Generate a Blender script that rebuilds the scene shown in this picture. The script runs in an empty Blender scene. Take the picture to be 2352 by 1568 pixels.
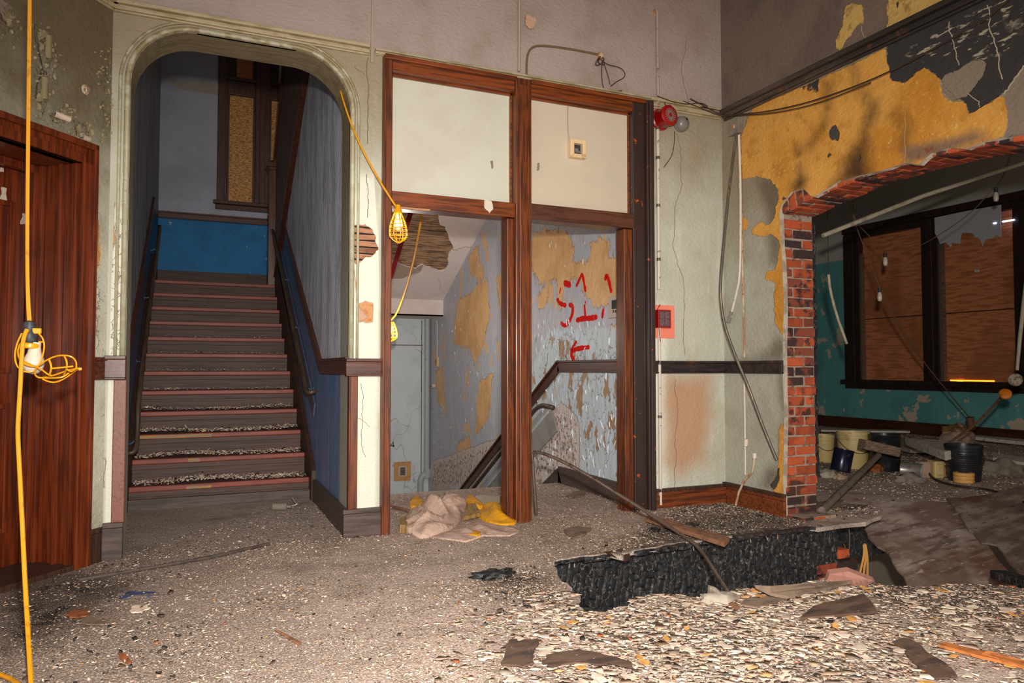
import bpy, bmesh, math, random
import numpy as np
from mathutils import Vector, Matrix
from mathutils.geometry import delaunay_2d_cdt
random.seed(7); RNG = np.random.default_rng(11)
S = bpy.context.scene
COL = S.collection
V = Vector
# ------------------------------------------------------------------ camera, world, light, exposure
FPX = 1660.0; YAW = math.radians(23.6); PIT = math.radians(2.1); EYE = V((0, 0, 1.15))
cd = bpy.data.cameras.new('camera'); cam = bpy.data.objects.new('camera', cd); COL.objects.link(cam)
cd.sensor_width = 36; cd.lens = FPX/2352*36; cd.clip_end = 100; cd.clip_start = .05
cam.location = EYE; cam.rotation_euler = (math.pi/2+PIT, 0, -YAW); S.camera = cam
w = bpy.data.worlds.new('world'); S.world = w; w.use_nodes = True
w.node_tree.nodes['Background'].inputs[0].default_value = (1.0, .92, .84, 1)
w.node_tree.nodes['Background'].inputs[1].default_value = .42
def lamp(name, typ, loc, energy, color, target=None, **kw):
    d = bpy.data.lights.new(name, typ); d.energy = energy; d.color = color
    for k, v in kw.items(): setattr(d, k, v)
    o = bpy.data.objects.new(name, d); COL.objects.link(o); o.location = loc
    if target is not None: o.rotation_euler = (V(target)-V(loc)).to_track_quat('-Z', 'Y').to_euler()
    return o
# the photographer's flash, a little above the camera
lamp('camera_flash', 'SPOT', (0.06, -.05, 1.5), 1190, (1, .965, .905), target=(1.95, 4.0, .58), spot_size=math.radians(110), spot_blend=1.0, shadow_soft_size=.06)
# soft fill light added behind the camera, not a lamp of the room
lamp('soft_fill', 'AREA', (.6, -2.2, 2.9), 60, (1, .92, .82), target=(1.6, 4, 1.4), size=2.2)
S.view_settings.view_transform = 'Standard'; S.view_settings.look = 'None'
S.view_settings.exposure = 0.0; S.view_settings.gamma = 1; S.view_settings.use_curve_mapping = False

# ------------------------------------------------------------------ pixel <-> plane helpers (real planes of the room)
FW = V((math.sin(YAW)*math.cos(PIT), math.cos(YAW)*math.cos(PIT), math.sin(PIT)))
RT = V((math.cos(YAW), -math.sin(YAW), 0)); UP = RT.cross(FW)
def ray(x, y): return FW + RT*((x-1176)/FPX) - UP*((y-784)/FPX)
class PL:
    def __init__(s, o, u, v, n): s.o, s.u, s.v, s.n = V(o), V(u).normalized(), V(v).normalized(), V(n).normalized()
    def pt(s, x, y, off=0):
        r = ray(x, y); t = (s.o + s.n*off - EYE).dot(s.n)/r.dot(s.n); return EYE + r*t
    def uv(s, x, y):
        d = s.pt(x, y) - s.o; return (d.dot(s.u), d.dot(s.v))
    def at(s, a, b, off=0): return s.o + s.u*a + s.v*b + s.n*off
    def poly(s, pts): return [s.uv(*p) for p in pts]
YA = 5.0; XB = 4.19; XW = 3.37; YBK = 11.3; YST = 6.52; XL = -.52; XS = .966
A = PL((0, YA, 0), (1, 0, 0), (0, 0, 1), (0, -1, 0))
Bp = PL((XB, 0, 0), (0, 1, 0), (0, 0, 1), (-1, 0, 0))
ang = math.radians(39.2)
LC = V((-.5, YA, 0)); LD = V((-math.sin(ang), -math.cos(ang), 0)); LN = V((math.cos(ang), -math.sin(ang), 0))
L = PL(LC, LD, (0, 0, 1), LN)
PW = PL((XW, 0, 0), (0, 1, 0), (0, 0, 1), (-1, 0, 0))
BK = PL((0, YBK, 0), (1, 0, 0), (0, 0, 1), (0, -1, 0))
SR = PL((XS, 0, 0), (0, 1, 0), (0, 0, 1), (-1, 0, 0))
SLp = PL((XL, 0, 0), (0, 1, 0), (0, 0, 1), (1, 0, 0))
FL = PL((0, 0, 0), (1, 0, 0), (0, 1, 0), (0, 0, 1))
RW = PL((11.5, 0, 0), (0, 1, 0), (0, 0, 1), (-1, 0, 0))
def onz(x, y, z=0):
    r = ray(x, y); return EYE + r*((z-EYE.z)/r.z)
def ony(x, y, Y):
    r = ray(x, y); return EYE + r*(Y/r.y)
def onx(x, y, X):
    r = ray(x, y); return EYE + r*(X/r.x)

# ------------------------------------------------------------------ materials
def lin(c): return tuple(((x/255)/12.92 if x/255 <= .04045 else ((x/255+.055)/1.055)**2.4) for x in c[:3]) + (1,)
def M(name, base, rough=.8, layers=(), bump=(), metal=0, spec=.5, pos=False, emit=None, rnd=0, trans=0, coat=0):
    m = bpy.data.materials.new(name); m.use_nodes = True; nt = m.node_tree; N = nt.nodes; Lk = nt.links
    b = N['Principled BSDF']
    b.inputs['Roughness'].default_value = rough; b.inputs['Metallic'].default_value = metal
    b.inputs['Specular IOR Level'].default_value = spec
    if coat: b.inputs['Coat Weight'].default_value = coat; b.inputs['Coat Roughness'].default_value = .18
    if trans: b.inputs['Transmission Weight'].default_value = trans
    if pos: co = N.new('ShaderNodeNewGeometry').outputs['Position']
    else: co = N.new('ShaderNodeTexCoord').outputs['Object']
    def vec(sc):
        mp = N.new('ShaderNodeMapping'); Lk.new(co, mp.inputs[0])
        mp.inputs['Scale'].default_value = sc if isinstance(sc, tuple) else (sc,)*3
        return mp.outputs[0]
    def noise(sc, det=5, r=.6):
        n = N.new('ShaderNodeTexNoise'); n.inputs['Scale'].default_value = 1; n.inputs['Detail'].default_value = det; n.inputs['Roughness'].default_value = r
        Lk.new(vec(sc), n.inputs['Vector']); return n.outputs['Fac']
    def voro(sc, w):
        n = N.new('ShaderNodeTexVoronoi'); n.feature = 'DISTANCE_TO_EDGE'; n.inputs['Scale'].default_value = 1
        # wobble the cell borders
        nz = N.new('ShaderNodeTexNoise'); nz.inputs['Scale'].default_value = 1.7; Lk.new(vec(sc), nz.inputs['Vector'])
        mx = N.new('ShaderNodeVectorMath'); mx.operation = 'ADD'; Lk.new(vec(sc), mx.inputs[0]); Lk.new(nz.outputs['Color'], mx.inputs[1])
        Lk.new(mx.outputs[0], n.inputs['Vector']); return ss(n.outputs['Distance'], w, 0)
    def ss(v, lo, hi):
        r = N.new('ShaderNodeMapRange'); r.interpolation_type = 'SMOOTHSTEP'; r.clamp = True
        Lk.new(v, r.inputs['Value']); r.inputs['From Min'].default_value = min(lo, hi); r.inputs['From Max'].default_value = max(lo, hi)
        if hi < lo: r.inputs['To Min'].default_value = 1; r.inputs['To Max'].default_value = 0
        return r.outputs['Result']
    def mth(op, a, b2=None):
        n = N.new('ShaderNodeMath'); n.operation = op
        for i, q in enumerate((a, b2)):
            if q is None: continue
            if isinstance(q, (int, float)): n.inputs[i].default_value = q
            else: Lk.new(q, n.inputs[i])
        return n.outputs[0]
    cur = None; hts = []
    def mix(fac, a, c):
        n = N.new('ShaderNodeMix'); n.data_type = 'RGBA'
        Lk.new(fac, n.inputs[0]) if not isinstance(fac, (int, float)) else setattr(n.inputs[0], 'default_value', fac)
        for s_, q in ((6, a), (7, c)):
            if isinstance(q, tuple): n.inputs[s_].default_value = lin(q)
            else: Lk.new(q, n.inputs[s_])
        return n.outputs[2]
    if base == 'attr':
        at = N.new('ShaderNodeAttribute'); at.attribute_name = 'col'; cur = at.outputs['Color']
    else: cur = base
    last = None
    for ly in layers:
        k = ly[0]
        if k == 'n': _, sc, lo, hi, c, f = ly[:6]; f_ = ss(noise(sc, *(ly[6:7] or (5,))), lo, hi)
        elif k == 'v': _, sc, wd, c, f = ly[:5]; f_ = voro(sc, wd)
        elif k == 'a':   # attribute signed distance (positive inside), ragged edge
            _, an, amp, sc, wd, c, f = ly[:7]
            at = N.new('ShaderNodeAttribute'); at.attribute_name = an
            v = mth('ADD', at.outputs['Fac'], mth('MULTIPLY', mth('SUBTRACT', noise(sc, 6, .65), .5), amp*2))
            f_ = ss(v, -wd, wd)
            if len(ly) > 7: hts.append((f_, ly[7]))
        elif k == 'g':   # along an axis
            _, ax, lo, hi, amp, sc, c, f = ly[:8]
            sp = N.new('ShaderNodeSeparateXYZ'); Lk.new(co, sp.inputs[0])
            v = mth('ADD', sp.outputs['XYZ'.index(ax)], mth('MULTIPLY', mth('SUBTRACT', noise(sc), .5), amp*2)); f_ = ss(v, lo, hi)
        elif k == 'an':  # noise inside an attribute area only
            _, an, asc, sc, lo, hi, c, f = ly[:8]
            at = N.new('ShaderNodeAttribute'); at.attribute_name = an
            f_ = mth('MULTIPLY', ss(at.outputs['Fac'], 0, asc), ss(noise(sc), lo, hi))
            if len(ly) > 8: hts.append((f_, ly[8]))
        elif k == 'av':  # cracks inside an attribute area only
            _, an, asc, sc, wd, c, f = ly[:7]
            at = N.new('ShaderNodeAttribute'); at.attribute_name = an
            f_ = mth('MULTIPLY', ss(at.outputs['Fac'], 0, asc), voro(sc, wd)); hts.append((f_, -.6))
        if k == 'v': hts.append((f_, -.5))
        if f != 1: f_ = mth('MULTIPLY', f_, f)
        cur = mix(f_, cur, c)
    if rnd:
        oi = N.new('ShaderNodeObjectInfo'); hs = N.new('ShaderNodeHueSaturation')
        r = N.new('ShaderNodeMapRange'); Lk.new(oi.outputs['Random'], r.inputs['Value']); r.inputs['To Min'].default_value = 1-rnd; r.inputs['To Max'].default_value = 1+rnd
        Lk.new(r.outputs[0], hs.inputs['Value'])
        if isinstance(cur, tuple): hs.inputs['Color'].default_value = lin(cur)
        else: Lk.new(cur, hs.inputs['Color'])
        cur = hs.outputs[0]
    if isinstance(cur, tuple): b.inputs['Base Color'].default_value = lin(cur)
    else: Lk.new(cur, b.inputs['Base Color'])
    h = None
    for bp in bump:
        q = mth('MULTIPLY', noise(bp[0]), bp[1]); h = q if h is None else mth('ADD', h, q)
    for f_, s_ in hts:
        q = mth('MULTIPLY', f_, s_*.004/.001*.25); h = q if h is None else mth('ADD', h, q)
    if h is not None:
        bn = N.new('ShaderNodeBump'); bn.inputs['Distance'].default_value = .004; bn.inputs['Strength'].default_value = 1
        Lk.new(h, bn.inputs['Height']); Lk.new(bn.outputs[0], b.inputs['Normal'])
    if emit:
        b.inputs['Emission Color'].default_value = lin(emit[0]); b.inputs['Emission Strength'].default_value = emit[1]
    return m

# ------------------------------------------------------------------ mesh builder
WO = {}
class MB:
    def __init__(s): s.v = []; s.f = []
    def add(s, vs, fs):
        k = len(s.v); s.v += [tuple(p) for p in vs]; s.f += [tuple(i+k for i in f) for f in fs]; return s
    def box(s, a, b):
        (x0, y0, z0), (x1, y1, z1) = a, b
        x0, x1 = sorted((x0, x1)); y0, y1 = sorted((y0, y1)); z0, z1 = sorted((z0, z1))
        return s.add([(x0,y0,z0),(x1,y0,z0),(x1,y1,z0),(x0,y1,z0),(x0,y0,z1),(x1,y0,z1),(x1,y1,z1),(x0,y1,z1)],
                     [(0,3,2,1),(4,5,6,7),(0,1,5,4),(1,2,6,5),(2,3,7,6),(3,0,4,7)])
    def pbox(s, P, a0, a1, b0, b1, d0, d1):      # box given in plane coordinates (d = offset towards the room)
        c = [P.at(a, b, d) for d in (d0, d1) for (a, b) in ((a0, b0), (a1, b0), (a1, b1), (a0, b1))]
        return s.add(c, [(0,3,2,1),(4,5,6,7),(0,1,5,4),(1,2,6,5),(2,3,7,6),(3,0,4,7)])
    def bar(s, p, q, w, h, up=(0, 0, 1), q2=None):
        p, q = V(p), V(q); d = (q-p).normalized(); up = V(up)
        sd = d.cross(up).normalized(); u2 = sd.cross(d).normalized()
        c = [e + sd*(i*w/2) + u2*(j*h/2) for e in (p, q) for (i, j) in ((-1,-1),(1,-1),(1,1),(-1,1))]
        return s.add(c, [(0,3,2,1),(4,5,6,7),(0,1,5,4),(1,2,6,5),(2,3,7,6),(3,0,4,7)])
    def tube(s, pts, r, seg=10, smooth=0, closed=False):
        pts = [V(p) for p in pts]
        for _ in range(smooth):
            n = []
            for i, p in enumerate(pts[:-1] if not closed else pts):
                q = pts[(i+1) % len(pts)]; n += [p.lerp(q, .25), p.lerp(q, .75)]
            if not closed: n = [pts[0]] + n[1:-1] + [pts[-1]]
            pts = n
        rs = r if isinstance(r, (list, tuple)) else None
        n = len(pts); k = len(s.v); ref = None
        for i, p in enumerate(pts):
            a = pts[(i-1) % n] if (i or closed) else p; b_ = pts[(i+1) % n] if (i < n-1 or closed) else p
            d = (b_-a).normalized()
            if ref is None:
                ref = d.orthogonal().normalized()
            ref = (ref - d*ref.dot(d)).normalized(); bi = d.cross(ref)
            rr = r if rs is None else rs[min(i*len(rs)//n, len(rs)-1)]
            for j in range(seg):
                t = 2*math.pi*j/seg; s.v.append(tuple(p + (ref*math.cos(t) + bi*math.sin(t))*rr))
        for i in range(n if closed else n-1):
            i2 = (i+1) % n
            for j in range(seg):
                j2 = (j+1) % seg; s.f.append((k+i*seg+j, k+i*seg+j2, k+i2*seg+j2, k+i2*seg+j))
        if not closed:
            s.f.append(tuple(k+j for j in reversed(range(seg)))); s.f.append(tuple(k+(n-1)*seg+j for j in range(seg)))
        return s
    def lathe(s, prof, o, ax=(0, 0, 1), seg=20, a0=0, a1=2*math.pi):
        o, ax = V(o), V(ax).normalized(); e1 = ax.orthogonal().normalized(); e2 = ax.cross(e1); k = len(s.v)
        for (r, h) in prof:
            for j in range(seg):
                t = a0+(a1-a0)*j/seg; s.v.append(tuple(o + ax*h + (e1*math.cos(t)+e2*math.sin(t))*max(r, 1e-4)))
        for i in range(len(prof)-1):
            for j in range(seg):
                j2 = (j+1) % seg; s.f.append((k+i*seg+j, k+i*seg+j2, k+(i+1)*seg+j2, k+(i+1)*seg+j))
        return s
    def prism(s, P, poly, d0, d1):               # polygon in plane coords, between two offsets
        n = len(poly); area = sum(poly[i][0]*poly[(i+1) % n][1]-poly[(i+1) % n][0]*poly[i][1] for i in range(n))
        if area < 0: poly = poly[::-1]
        k = len(s.v)
        s.v += [tuple(P.at(a, b, d0)) for a, b in poly] + [tuple(P.at(a, b, d1)) for a, b in poly]
        s.f.append(tuple(k+i for i in reversed(range(n)))); s.f.append(tuple(k+n+i for i in range(n)))
        for i in range(n): j = (i+1) % n; s.f.append((k+i, k+j, k+n+j, k+n+i))
        return s
    def obj(s, name, mat, parent=None, smooth=False, bevel=0, sub=0, fix=True):
        me = bpy.data.meshes.new(name)
        if parent is None:
            xs = np.array(s.v); off = V((float(xs[:, 0].mean()), float(xs[:, 1].mean()), float(xs[:, 2].min())))
        elif parent == 'world': off = V((0, 0, 0))
        else: off = WO[parent.name]
        me.from_pydata([(x-off.x, y-off.y, z-off.z) for x, y, z in s.v], [], s.f)
        if fix:
            bm = bmesh.new(); bm.from_mesh(me); bmesh.ops.recalc_face_normals(bm, faces=bm.faces); bm.to_mesh(me); bm.free()
        o = bpy.data.objects.new(name, me); COL.objects.link(o); me.materials.append(mat)
        WO[o.name] = off
        if parent is None: o.location = off
        elif parent != 'world': o.parent = parent
        if smooth:
            for p in me.polygons: p.use_smooth = True
            if smooth == 'a': me.set_sharp_from_angle(angle=math.radians(40))
        if bevel:
            b = o.modifiers.new('bevel', 'BEVEL'); b.width = bevel; b.segments = 2; b.limit_method = 'ANGLE'; b.angle_limit = .7
        if sub: q = o.modifiers.new('sub', 'SUBSURF'); q.levels = q.render_levels = sub
        return o
def struct(o): o['kind'] = 'structure'; return o
def tag(o, label, cat, group=None, kind=None):
    o['label'] = label; o['category'] = cat
    if group: o['group'] = group
    if kind: o['kind'] = kind
    return o
def thing(name, label, cat, loc, group=None):
    o = bpy.data.objects.new(name, None); COL.objects.link(o); o.location = V(loc); o.empty_display_size = .1
    WO[o.name] = V(loc); return tag(o, label, cat, group)

# ------------------------------------------------------------------ wall sheets with exact outlines and distance attributes
def inside(P, poly):
    P = np.asarray(P); x, y = P[:, 0], P[:, 1]; r = np.zeros(len(P), bool); n = len(poly)
    for i in range(n):
        x0, y0 = poly[i]; x1, y1 = poly[(i+1) % n]
        if y0 == y1: continue
        c = ((y0 > y) != (y1 > y)) & (x < (x1-x0)*(y-y0)/(y1-y0)+x0); r ^= c
    return r
def sdist(P, poly):
    P = np.asarray(P, float); d = np.full(len(P), 1e9); n = len(poly)
    for i in range(n):
        a = np.array(poly[i], float); b = np.array(poly[(i+1) % n], float); ab = b-a
        t = np.clip(((P-a)@ab)/max(ab@ab, 1e-12), 0, 1); d = np.minimum(d, np.hypot(*((a+t[:, None]*ab)-P).T))
    return np.where(inside(P, poly), d, -d)
def rough(poly, amp, it=2, closed=True, seed=1):
    r = random.Random(seed); p = [tuple(q) for q in poly]
    for k in range(it):
        n = []
        for i in range(len(p) if closed else len(p)-1):
            a, b = p[i], p[(i+1) % len(p)]; l = math.hypot(b[0]-a[0], b[1]-a[1]); h = min(amp, l*.25)
            n += [a, ((a[0]+b[0])/2 + r.uniform(-h, h), (a[1]+b[1])/2 + r.uniform(-h, h))]
        if not closed: n.append(p[-1])
        p = n; amp *= .55
    return p
def sheet(name, P, outer, holes=(), res=.05, masks=None, mat=None, thick=.08, parent='world', clip=.3):
    us = [p[0] for p in outer]; vs = [p[1] for p in outer]
    gu = np.arange(min(us)+res/2, max(us), res); gv = np.arange(min(vs)+res/2, max(vs), res)
    G = np.array(np.meshgrid(gu, gv)).reshape(2, -1).T
    keep = sdist(G, outer) > res*.35
    for h in holes: keep &= ~(sdist(G, h) > -res*.35)
    pts = [V(g) for g in G[keep]]; edges = []
    for lp in [outer]+list(holes):
        k = len(pts); pts += [V(p) for p in lp]; edges += [(k+i, k+(i+1) % len(lp)) for i in range(len(lp))]
    ov, oe, of, *_ = delaunay_2d_cdt(pts, edges, [], 0, 1e-5)
    ov = np.array([tuple(v) for v in ov]); F = np.array([tuple(f) for f in of if len(f) == 3])
    cen = ov[F].mean(1); k = inside(cen, outer)
    for h in holes: k &= ~inside(cen, h)
    F = F[k]; n = len(ov)
    # boundary
    E = {}
    for f in F:
        for i in range(3):
            e = (int(f[i]), int(f[(i+1) % 3])); E[e] = 1
    bd = [e for e in E if (e[1], e[0]) not in E]
    verts = [tuple(P.at(a, b)) for a, b in ov] ; bi = {}
    faces = [tuple(map(int, f)) for f in F]
    for a, b in bd:
        for q in (a, b):
            if q not in bi: bi[q] = len(verts); verts.append(tuple(P.at(ov[q][0], ov[q][1], -thick)))
        faces.append((b, a, bi[a], bi[b]))
    m = MB(); m.v = verts; m.f = faces
    if (P.u.cross(P.v)).dot(P.n) < 0: m.f = [tuple(reversed(f)) for f in faces]
    o = m.obj(name, mat, parent, fix=False)
    if parent == 'world': struct(o)
    for an, polys in (masks or {}).items():
        d = np.full(n, -clip)
        for pl_ in polys: d = np.maximum(d, np.clip(sdist(ov, pl_), -clip, clip))
        vals = np.full(len(verts), -clip); vals[:n] = d
        at = o.data.attributes.new(an, 'FLOAT', 'POINT'); at.data.foreach_set('value', vals)
    return o
# ================================================================== materials
def wood(name, c, dark, axis='Z', rough=.38, coat=.25, k=1.0, pos=False, wear=(150, 90, 40), wf=.5):
    sc = {'X': (3*k, 55*k, 55*k), 'Y': (55*k, 3*k, 55*k), 'Z': (55*k, 55*k, 3*k)}[axis]
    return M(name, c, rough, [('n', sc, .42, .62, dark, .85), ('n', 5.0, .5, .75, dark, .5), ('n', 60.0, .70, .76, wear, wf)], [(sc, .12), (30.0, .12)], coat=coat, pos=pos)
m_doorV = wood('door_wood', (122, 50, 16), (74, 25, 8), 'Z', k=.7)
m_woodV = wood('frame_wood_upright', (118, 56, 18), (60, 26, 10), 'Z', wear=(190, 104, 40), wf=.8, coat=.12, rough=.42)
m_woodH = wood('frame_wood_level', (132, 62, 20), (74, 34, 14), 'X', wear=(180, 110, 50), wf=.7, coat=.12, rough=.42)
m_rail = wood('dado_wood', (98, 52, 36), (60, 32, 24), 'X', wear=(150, 110, 90), wf=.4)
m_railY = wood('dado_wood_deep', (88, 44, 30), (52, 28, 22), 'Y', wear=(140, 110, 90), wf=.4)
m_base = wood('skirting_wood', (92, 74, 68), (60, 46, 42), 'X', rough=.6, coat=.05, wear=(150, 130, 120))
m_baseRed = wood('skirting_red', (128, 62, 26), (70, 34, 20), 'X', rough=.45)
m_burntrail = M('scorched_wood', (52, 38, 34), .55, [('n', (4., 30., 30.), .45, .6, (30, 26, 28), 1), ('n', 7.0, .55, .7, (96, 52, 34), .8)], [(40.0, .3)])
m_char = M('char', (18, 18, 20), .5, [('v', (15., 15., 8.), .035, (120, 112, 108), .55), ('n', 14.0, .5, .7, (44, 43, 44), 1), ('n', (30., 30., 8.), .6, .72, (88, 84, 84), .7)], [(60.0, .5)], spec=.6)
m_olddark = wood('old_brown_wood', (74, 46, 32), (40, 26, 20), 'Z', rough=.6, coat=0)
m_gray_wood = wood('weathered_wood', (130, 108, 88), (84, 66, 54), 'X', rough=.85, coat=0)
m_lath = M('lath', (176, 140, 108), .9, [('n', (4., 40., 40.), .45, .62, (112, 84, 64), 1), ('n', 9.0, .5, .7, (92, 66, 50), .6)], [((4., 60., 60.), .6)])
m_lath2 = M('lath_reddish', (178, 128, 96), .9, [('n', (4., 40., 40.), .45, .62, (120, 78, 56), 1)], [((4., 60., 60.), .6)])
m_dark = M('void_dark', (22, 20, 18), .95)
m_plaster_edge = M('plaster_grey', (168, 156, 140), .95, [('n', 12.0, .45, .6, (140, 126, 110), 1)], [(50.0, .6)])
SW = ((30., 30., 46.), 2.2)
m_wallA = M('wall_paint_back', (196, 194, 176), .72, [
    ('n', 1.6, .45, .7, (178, 172, 150), .8), ('n', (9., 9., 2.), .52, .7, (214, 212, 196), .6),
    ('a', 'white', .03, 6.0, .05, (232, 230, 214), .9),
    ('g', 'Z', 2.3, 3.3, .5, 2.0, (140, 120, 90), .75),
    ('g', 'Z', 3.385, 3.395, .0, 2.0, (172, 154, 146), 1.), ('an', 'upper', .01, 2.2, .45, .7, (150, 130, 118), .7), ('g', 'Z', 3.7, 4.6, .4, 1.5, (140, 116, 96), .6),
    ('a', 'stain', .12, 3.0, .12, (190, 140, 104), .85),
    ('av', 'crackle', .01, (16., 16., 12.), .035, (120, 108, 84), .85),
    ('a', 'ochre', .02, 14.0, .006, (206, 146, 86), .95, -1.6), ('an', 'ochre', .01, 30.0, .5, .6, (176, 106, 66), .6),
    ('a', 'plaster', .02, 14.0, .006, (200, 158, 130), 1, -1.8),
    ('n', (60., 60., 14.), .70, .76, (120, 106, 84), .35)], [SW, (4.0, 1.6), (60.0, .15)], spec=.5)
m_wallL = M('wall_paint_left', (196, 194, 176), .66, [
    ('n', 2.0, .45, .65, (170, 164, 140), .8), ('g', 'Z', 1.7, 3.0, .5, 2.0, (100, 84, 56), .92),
    ('av', 'crackle', .01, (15., 15., 11.), .03, (110, 104, 90), .9),
    ('a', 'ochre', .02, 14.0, .006, (204, 142, 72), .95, -1.4),
    ('a', 'bare', .035, 10.0, .008, (142, 128, 112), 1, -3.0), ('an', 'blist', .1, (16., 16., 16.), .55, .66, (150, 140, 110), .8, 5.0),
    ('n', 26.0, .62, .7, (96, 84, 60), .4)], [SW, (5.0, 2.0), (60.0, .2)], spec=.55)
m_wallB = M('wall_paint_right', (174, 172, 156), .8, [
    ('n', 2.2, .45, .65, (158, 152, 134), .8),
    ('g', 'Z', 1.9, 2.7, .4, 2.0, (142, 124, 100), .8),
    ('a', 'soot_low', .06, 5.0, .08, (98, 84, 66), .8),
    ('g', 'Z', 3.34, 3.35, 0., 2.0, (120, 102, 90), 1.), ('an', 'upper', .01, 2.2, .45, .65, (98, 84, 74), .7),
    ('a', 'yellow', .028, 20.0, .004, (216, 156, 72), 1, 1.2), ('an', 'yellow', .01, 1.6, .42, .62, (190, 124, 34), .8), ('an', 'yellow', .01, 7.0, .52, .68, (168, 108, 36), .5), ('an', 'yellow', .02, 40.0, .60, .68, (222, 186, 120), .6),
    ('a', 'lime', .03, 20.0, .004, (206, 168, 96), 1, 1.2), ('an', 'lime', .01, 9.0, .5, .62, (150, 112, 60), .8),
    ('a', 'soot', .09, 5.0, .09, (52, 32, 18), .92), ('an', 'soot', .12, 16.0, .55, .66, (196, 92, 34), .5),
    ('a', 'brownrim', .04, 9.0, .04, (120, 96, 82), .9), ('an', 'brownrim', .05, 22.0, .56, .64, (132, 66, 44), .8),
    ('a', 'black', .022, 22.0, .004, (56, 52, 52), 1, -1.8), ('an', 'streak', .03, (26., 9., 30.), .54, .60, (176, 166, 144), .9, 1.), ('an', 'streak2', .08, (14., 6., 14.), .5, .56, (180, 168, 148), .9, 1.),
    ('a', 'grey', .02, 20.0, .004, (136, 120, 104), 1, -1.8),     ('a', 'holes', .012, 22.0, .003, (72, 66, 62), 1, -3.0)], [SW, (5.0, 1.0), (70.0, .25)], spec=.35)
m_peel = M('peeling_blue_grey_paint', (186, 188, 196), .5, [
    ('n', (5., 4., 2.), .42, .62, (198, 192, 202), .9), ('n', (16., 14., 7.), .55, .7, (158, 162, 172), .7),
    ('a', 'ochre', .13, (20., 17., 7.), .006, (236, 186, 128), 1, -3.0), ('n', (6., 5., 2.4), .60, .612, (230, 182, 124), .95), ('an', 'ochre', .01, 3.0, .45, .62, (216, 164, 106), .8),
    ('a', 'lowpaint', .03, 7.0, .03, (206, 218, 226), .9), ('av', 'lowpaint', .02, (9., 8., 4.), .02, (116, 104, 92), .8),
    ('an', 'lowpaint', .1, (9., 8., 4.), .565, .575, (176, 138, 104), 1, -3.), ('a', 'pinkbare', .05, 7.0, .01, (220, 202, 192), .9, -2.), ('an', 'pinkbare', .1, 24.0, .54, .6, (130, 92, 64), .8, 2.)],
    [((16., 14., 6.), 2.6), (5.0, 2.0), (60.0, .4)], spec=.6)
m_soffit = M('soffit_white', (232, 218, 212), .85, [('n', 2.0, .45, .65, (220, 202, 194), .8), ('a', 'bare', .02, 10.0, .006, (176, 150, 134), 1, -2.)], [(8.0, .8), (60.0, .3)])
m_farwall = M('far_wall_grey', (212, 218, 222), .6, [('n', 3.0, .45, .65, (198, 204, 208), .7), ('n', 12.0, .66, .72, (120, 118, 114), .6), ('v', (1.3, 1.3, .9), .006, (110, 108, 106), .5)], [(10.0, .4)])
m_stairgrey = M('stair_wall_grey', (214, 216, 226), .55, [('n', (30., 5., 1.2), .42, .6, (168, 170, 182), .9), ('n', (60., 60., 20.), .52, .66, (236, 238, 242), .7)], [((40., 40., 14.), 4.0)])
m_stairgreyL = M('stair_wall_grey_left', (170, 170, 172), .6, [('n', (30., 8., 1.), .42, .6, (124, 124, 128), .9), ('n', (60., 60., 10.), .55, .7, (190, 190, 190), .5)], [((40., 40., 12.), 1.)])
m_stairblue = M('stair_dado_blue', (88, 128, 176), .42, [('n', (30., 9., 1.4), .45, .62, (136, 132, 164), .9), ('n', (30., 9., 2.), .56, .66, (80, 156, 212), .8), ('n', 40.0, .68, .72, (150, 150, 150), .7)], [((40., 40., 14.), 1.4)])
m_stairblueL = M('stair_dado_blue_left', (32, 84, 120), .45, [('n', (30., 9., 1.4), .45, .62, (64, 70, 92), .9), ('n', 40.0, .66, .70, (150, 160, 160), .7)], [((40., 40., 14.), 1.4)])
m_landgrey = M('landing_wall_grey', (186, 186, 200), .85, [('n', 1.4, .45, .65, (168, 168, 180), .9), ('a', 'tan', .14, 5.0, .02, (172, 156, 134), .8), ('n', 22.0, .70, .74, (100, 92, 86), .8), ('g', 'Z', 5.4, 6.2, .2, 2., (70, 70, 70), .5)], [(10.0, .5)])
m_landblue = M('landing_dado_blue', (38, 122, 178), .7, [('n', 3.0, .45, .65, (30, 104, 156), .9), ('n', 8.0, .695, .70, (196, 186, 176), 1), ('n', 70.0, .70, .74, (120, 140, 150), .8)], [(30.0, .5)])
m_osb = M('osb_board', (240, 178, 106), .7, [('n', (22., 22., 60.), .46, .56, (176, 116, 62), 1), ('n', (60., 60., 18.), .52, .6, (208, 160, 96), .9), ('n', (40., 40., 90.), .6, .66, (84, 52, 26), 1)], [((30., 30., 60.), .6)])
m_ply = M('plywood_board', (226, 142, 92), .75, [('n', (1., 3., 22.), .45, .6, (186, 108, 66), .9), ('n', (2.2, 2.2, 3.6), .68, .72, (96, 50, 32), .9), ('n', (1., 1., .5), .5, .66, (176, 104, 64), .7)], [((1., 3., 30.), .3)])
m_teal = M('classroom_wall', (104, 172, 170), .75, [('n', 1.2, .45, .65, (92, 154, 154), .9), ('n', (14., 14., 1.), .5, .66, (116, 180, 176), .5), ('n', 2.1, .585, .597, (214, 192, 168), 1), ('n', 26.0, .66, .70, (220, 216, 200), .8), ('g', 'Z', 3.24, 3.26, 0., 1., (206, 196, 188), 1)], [(10.0, .5)])
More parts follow.
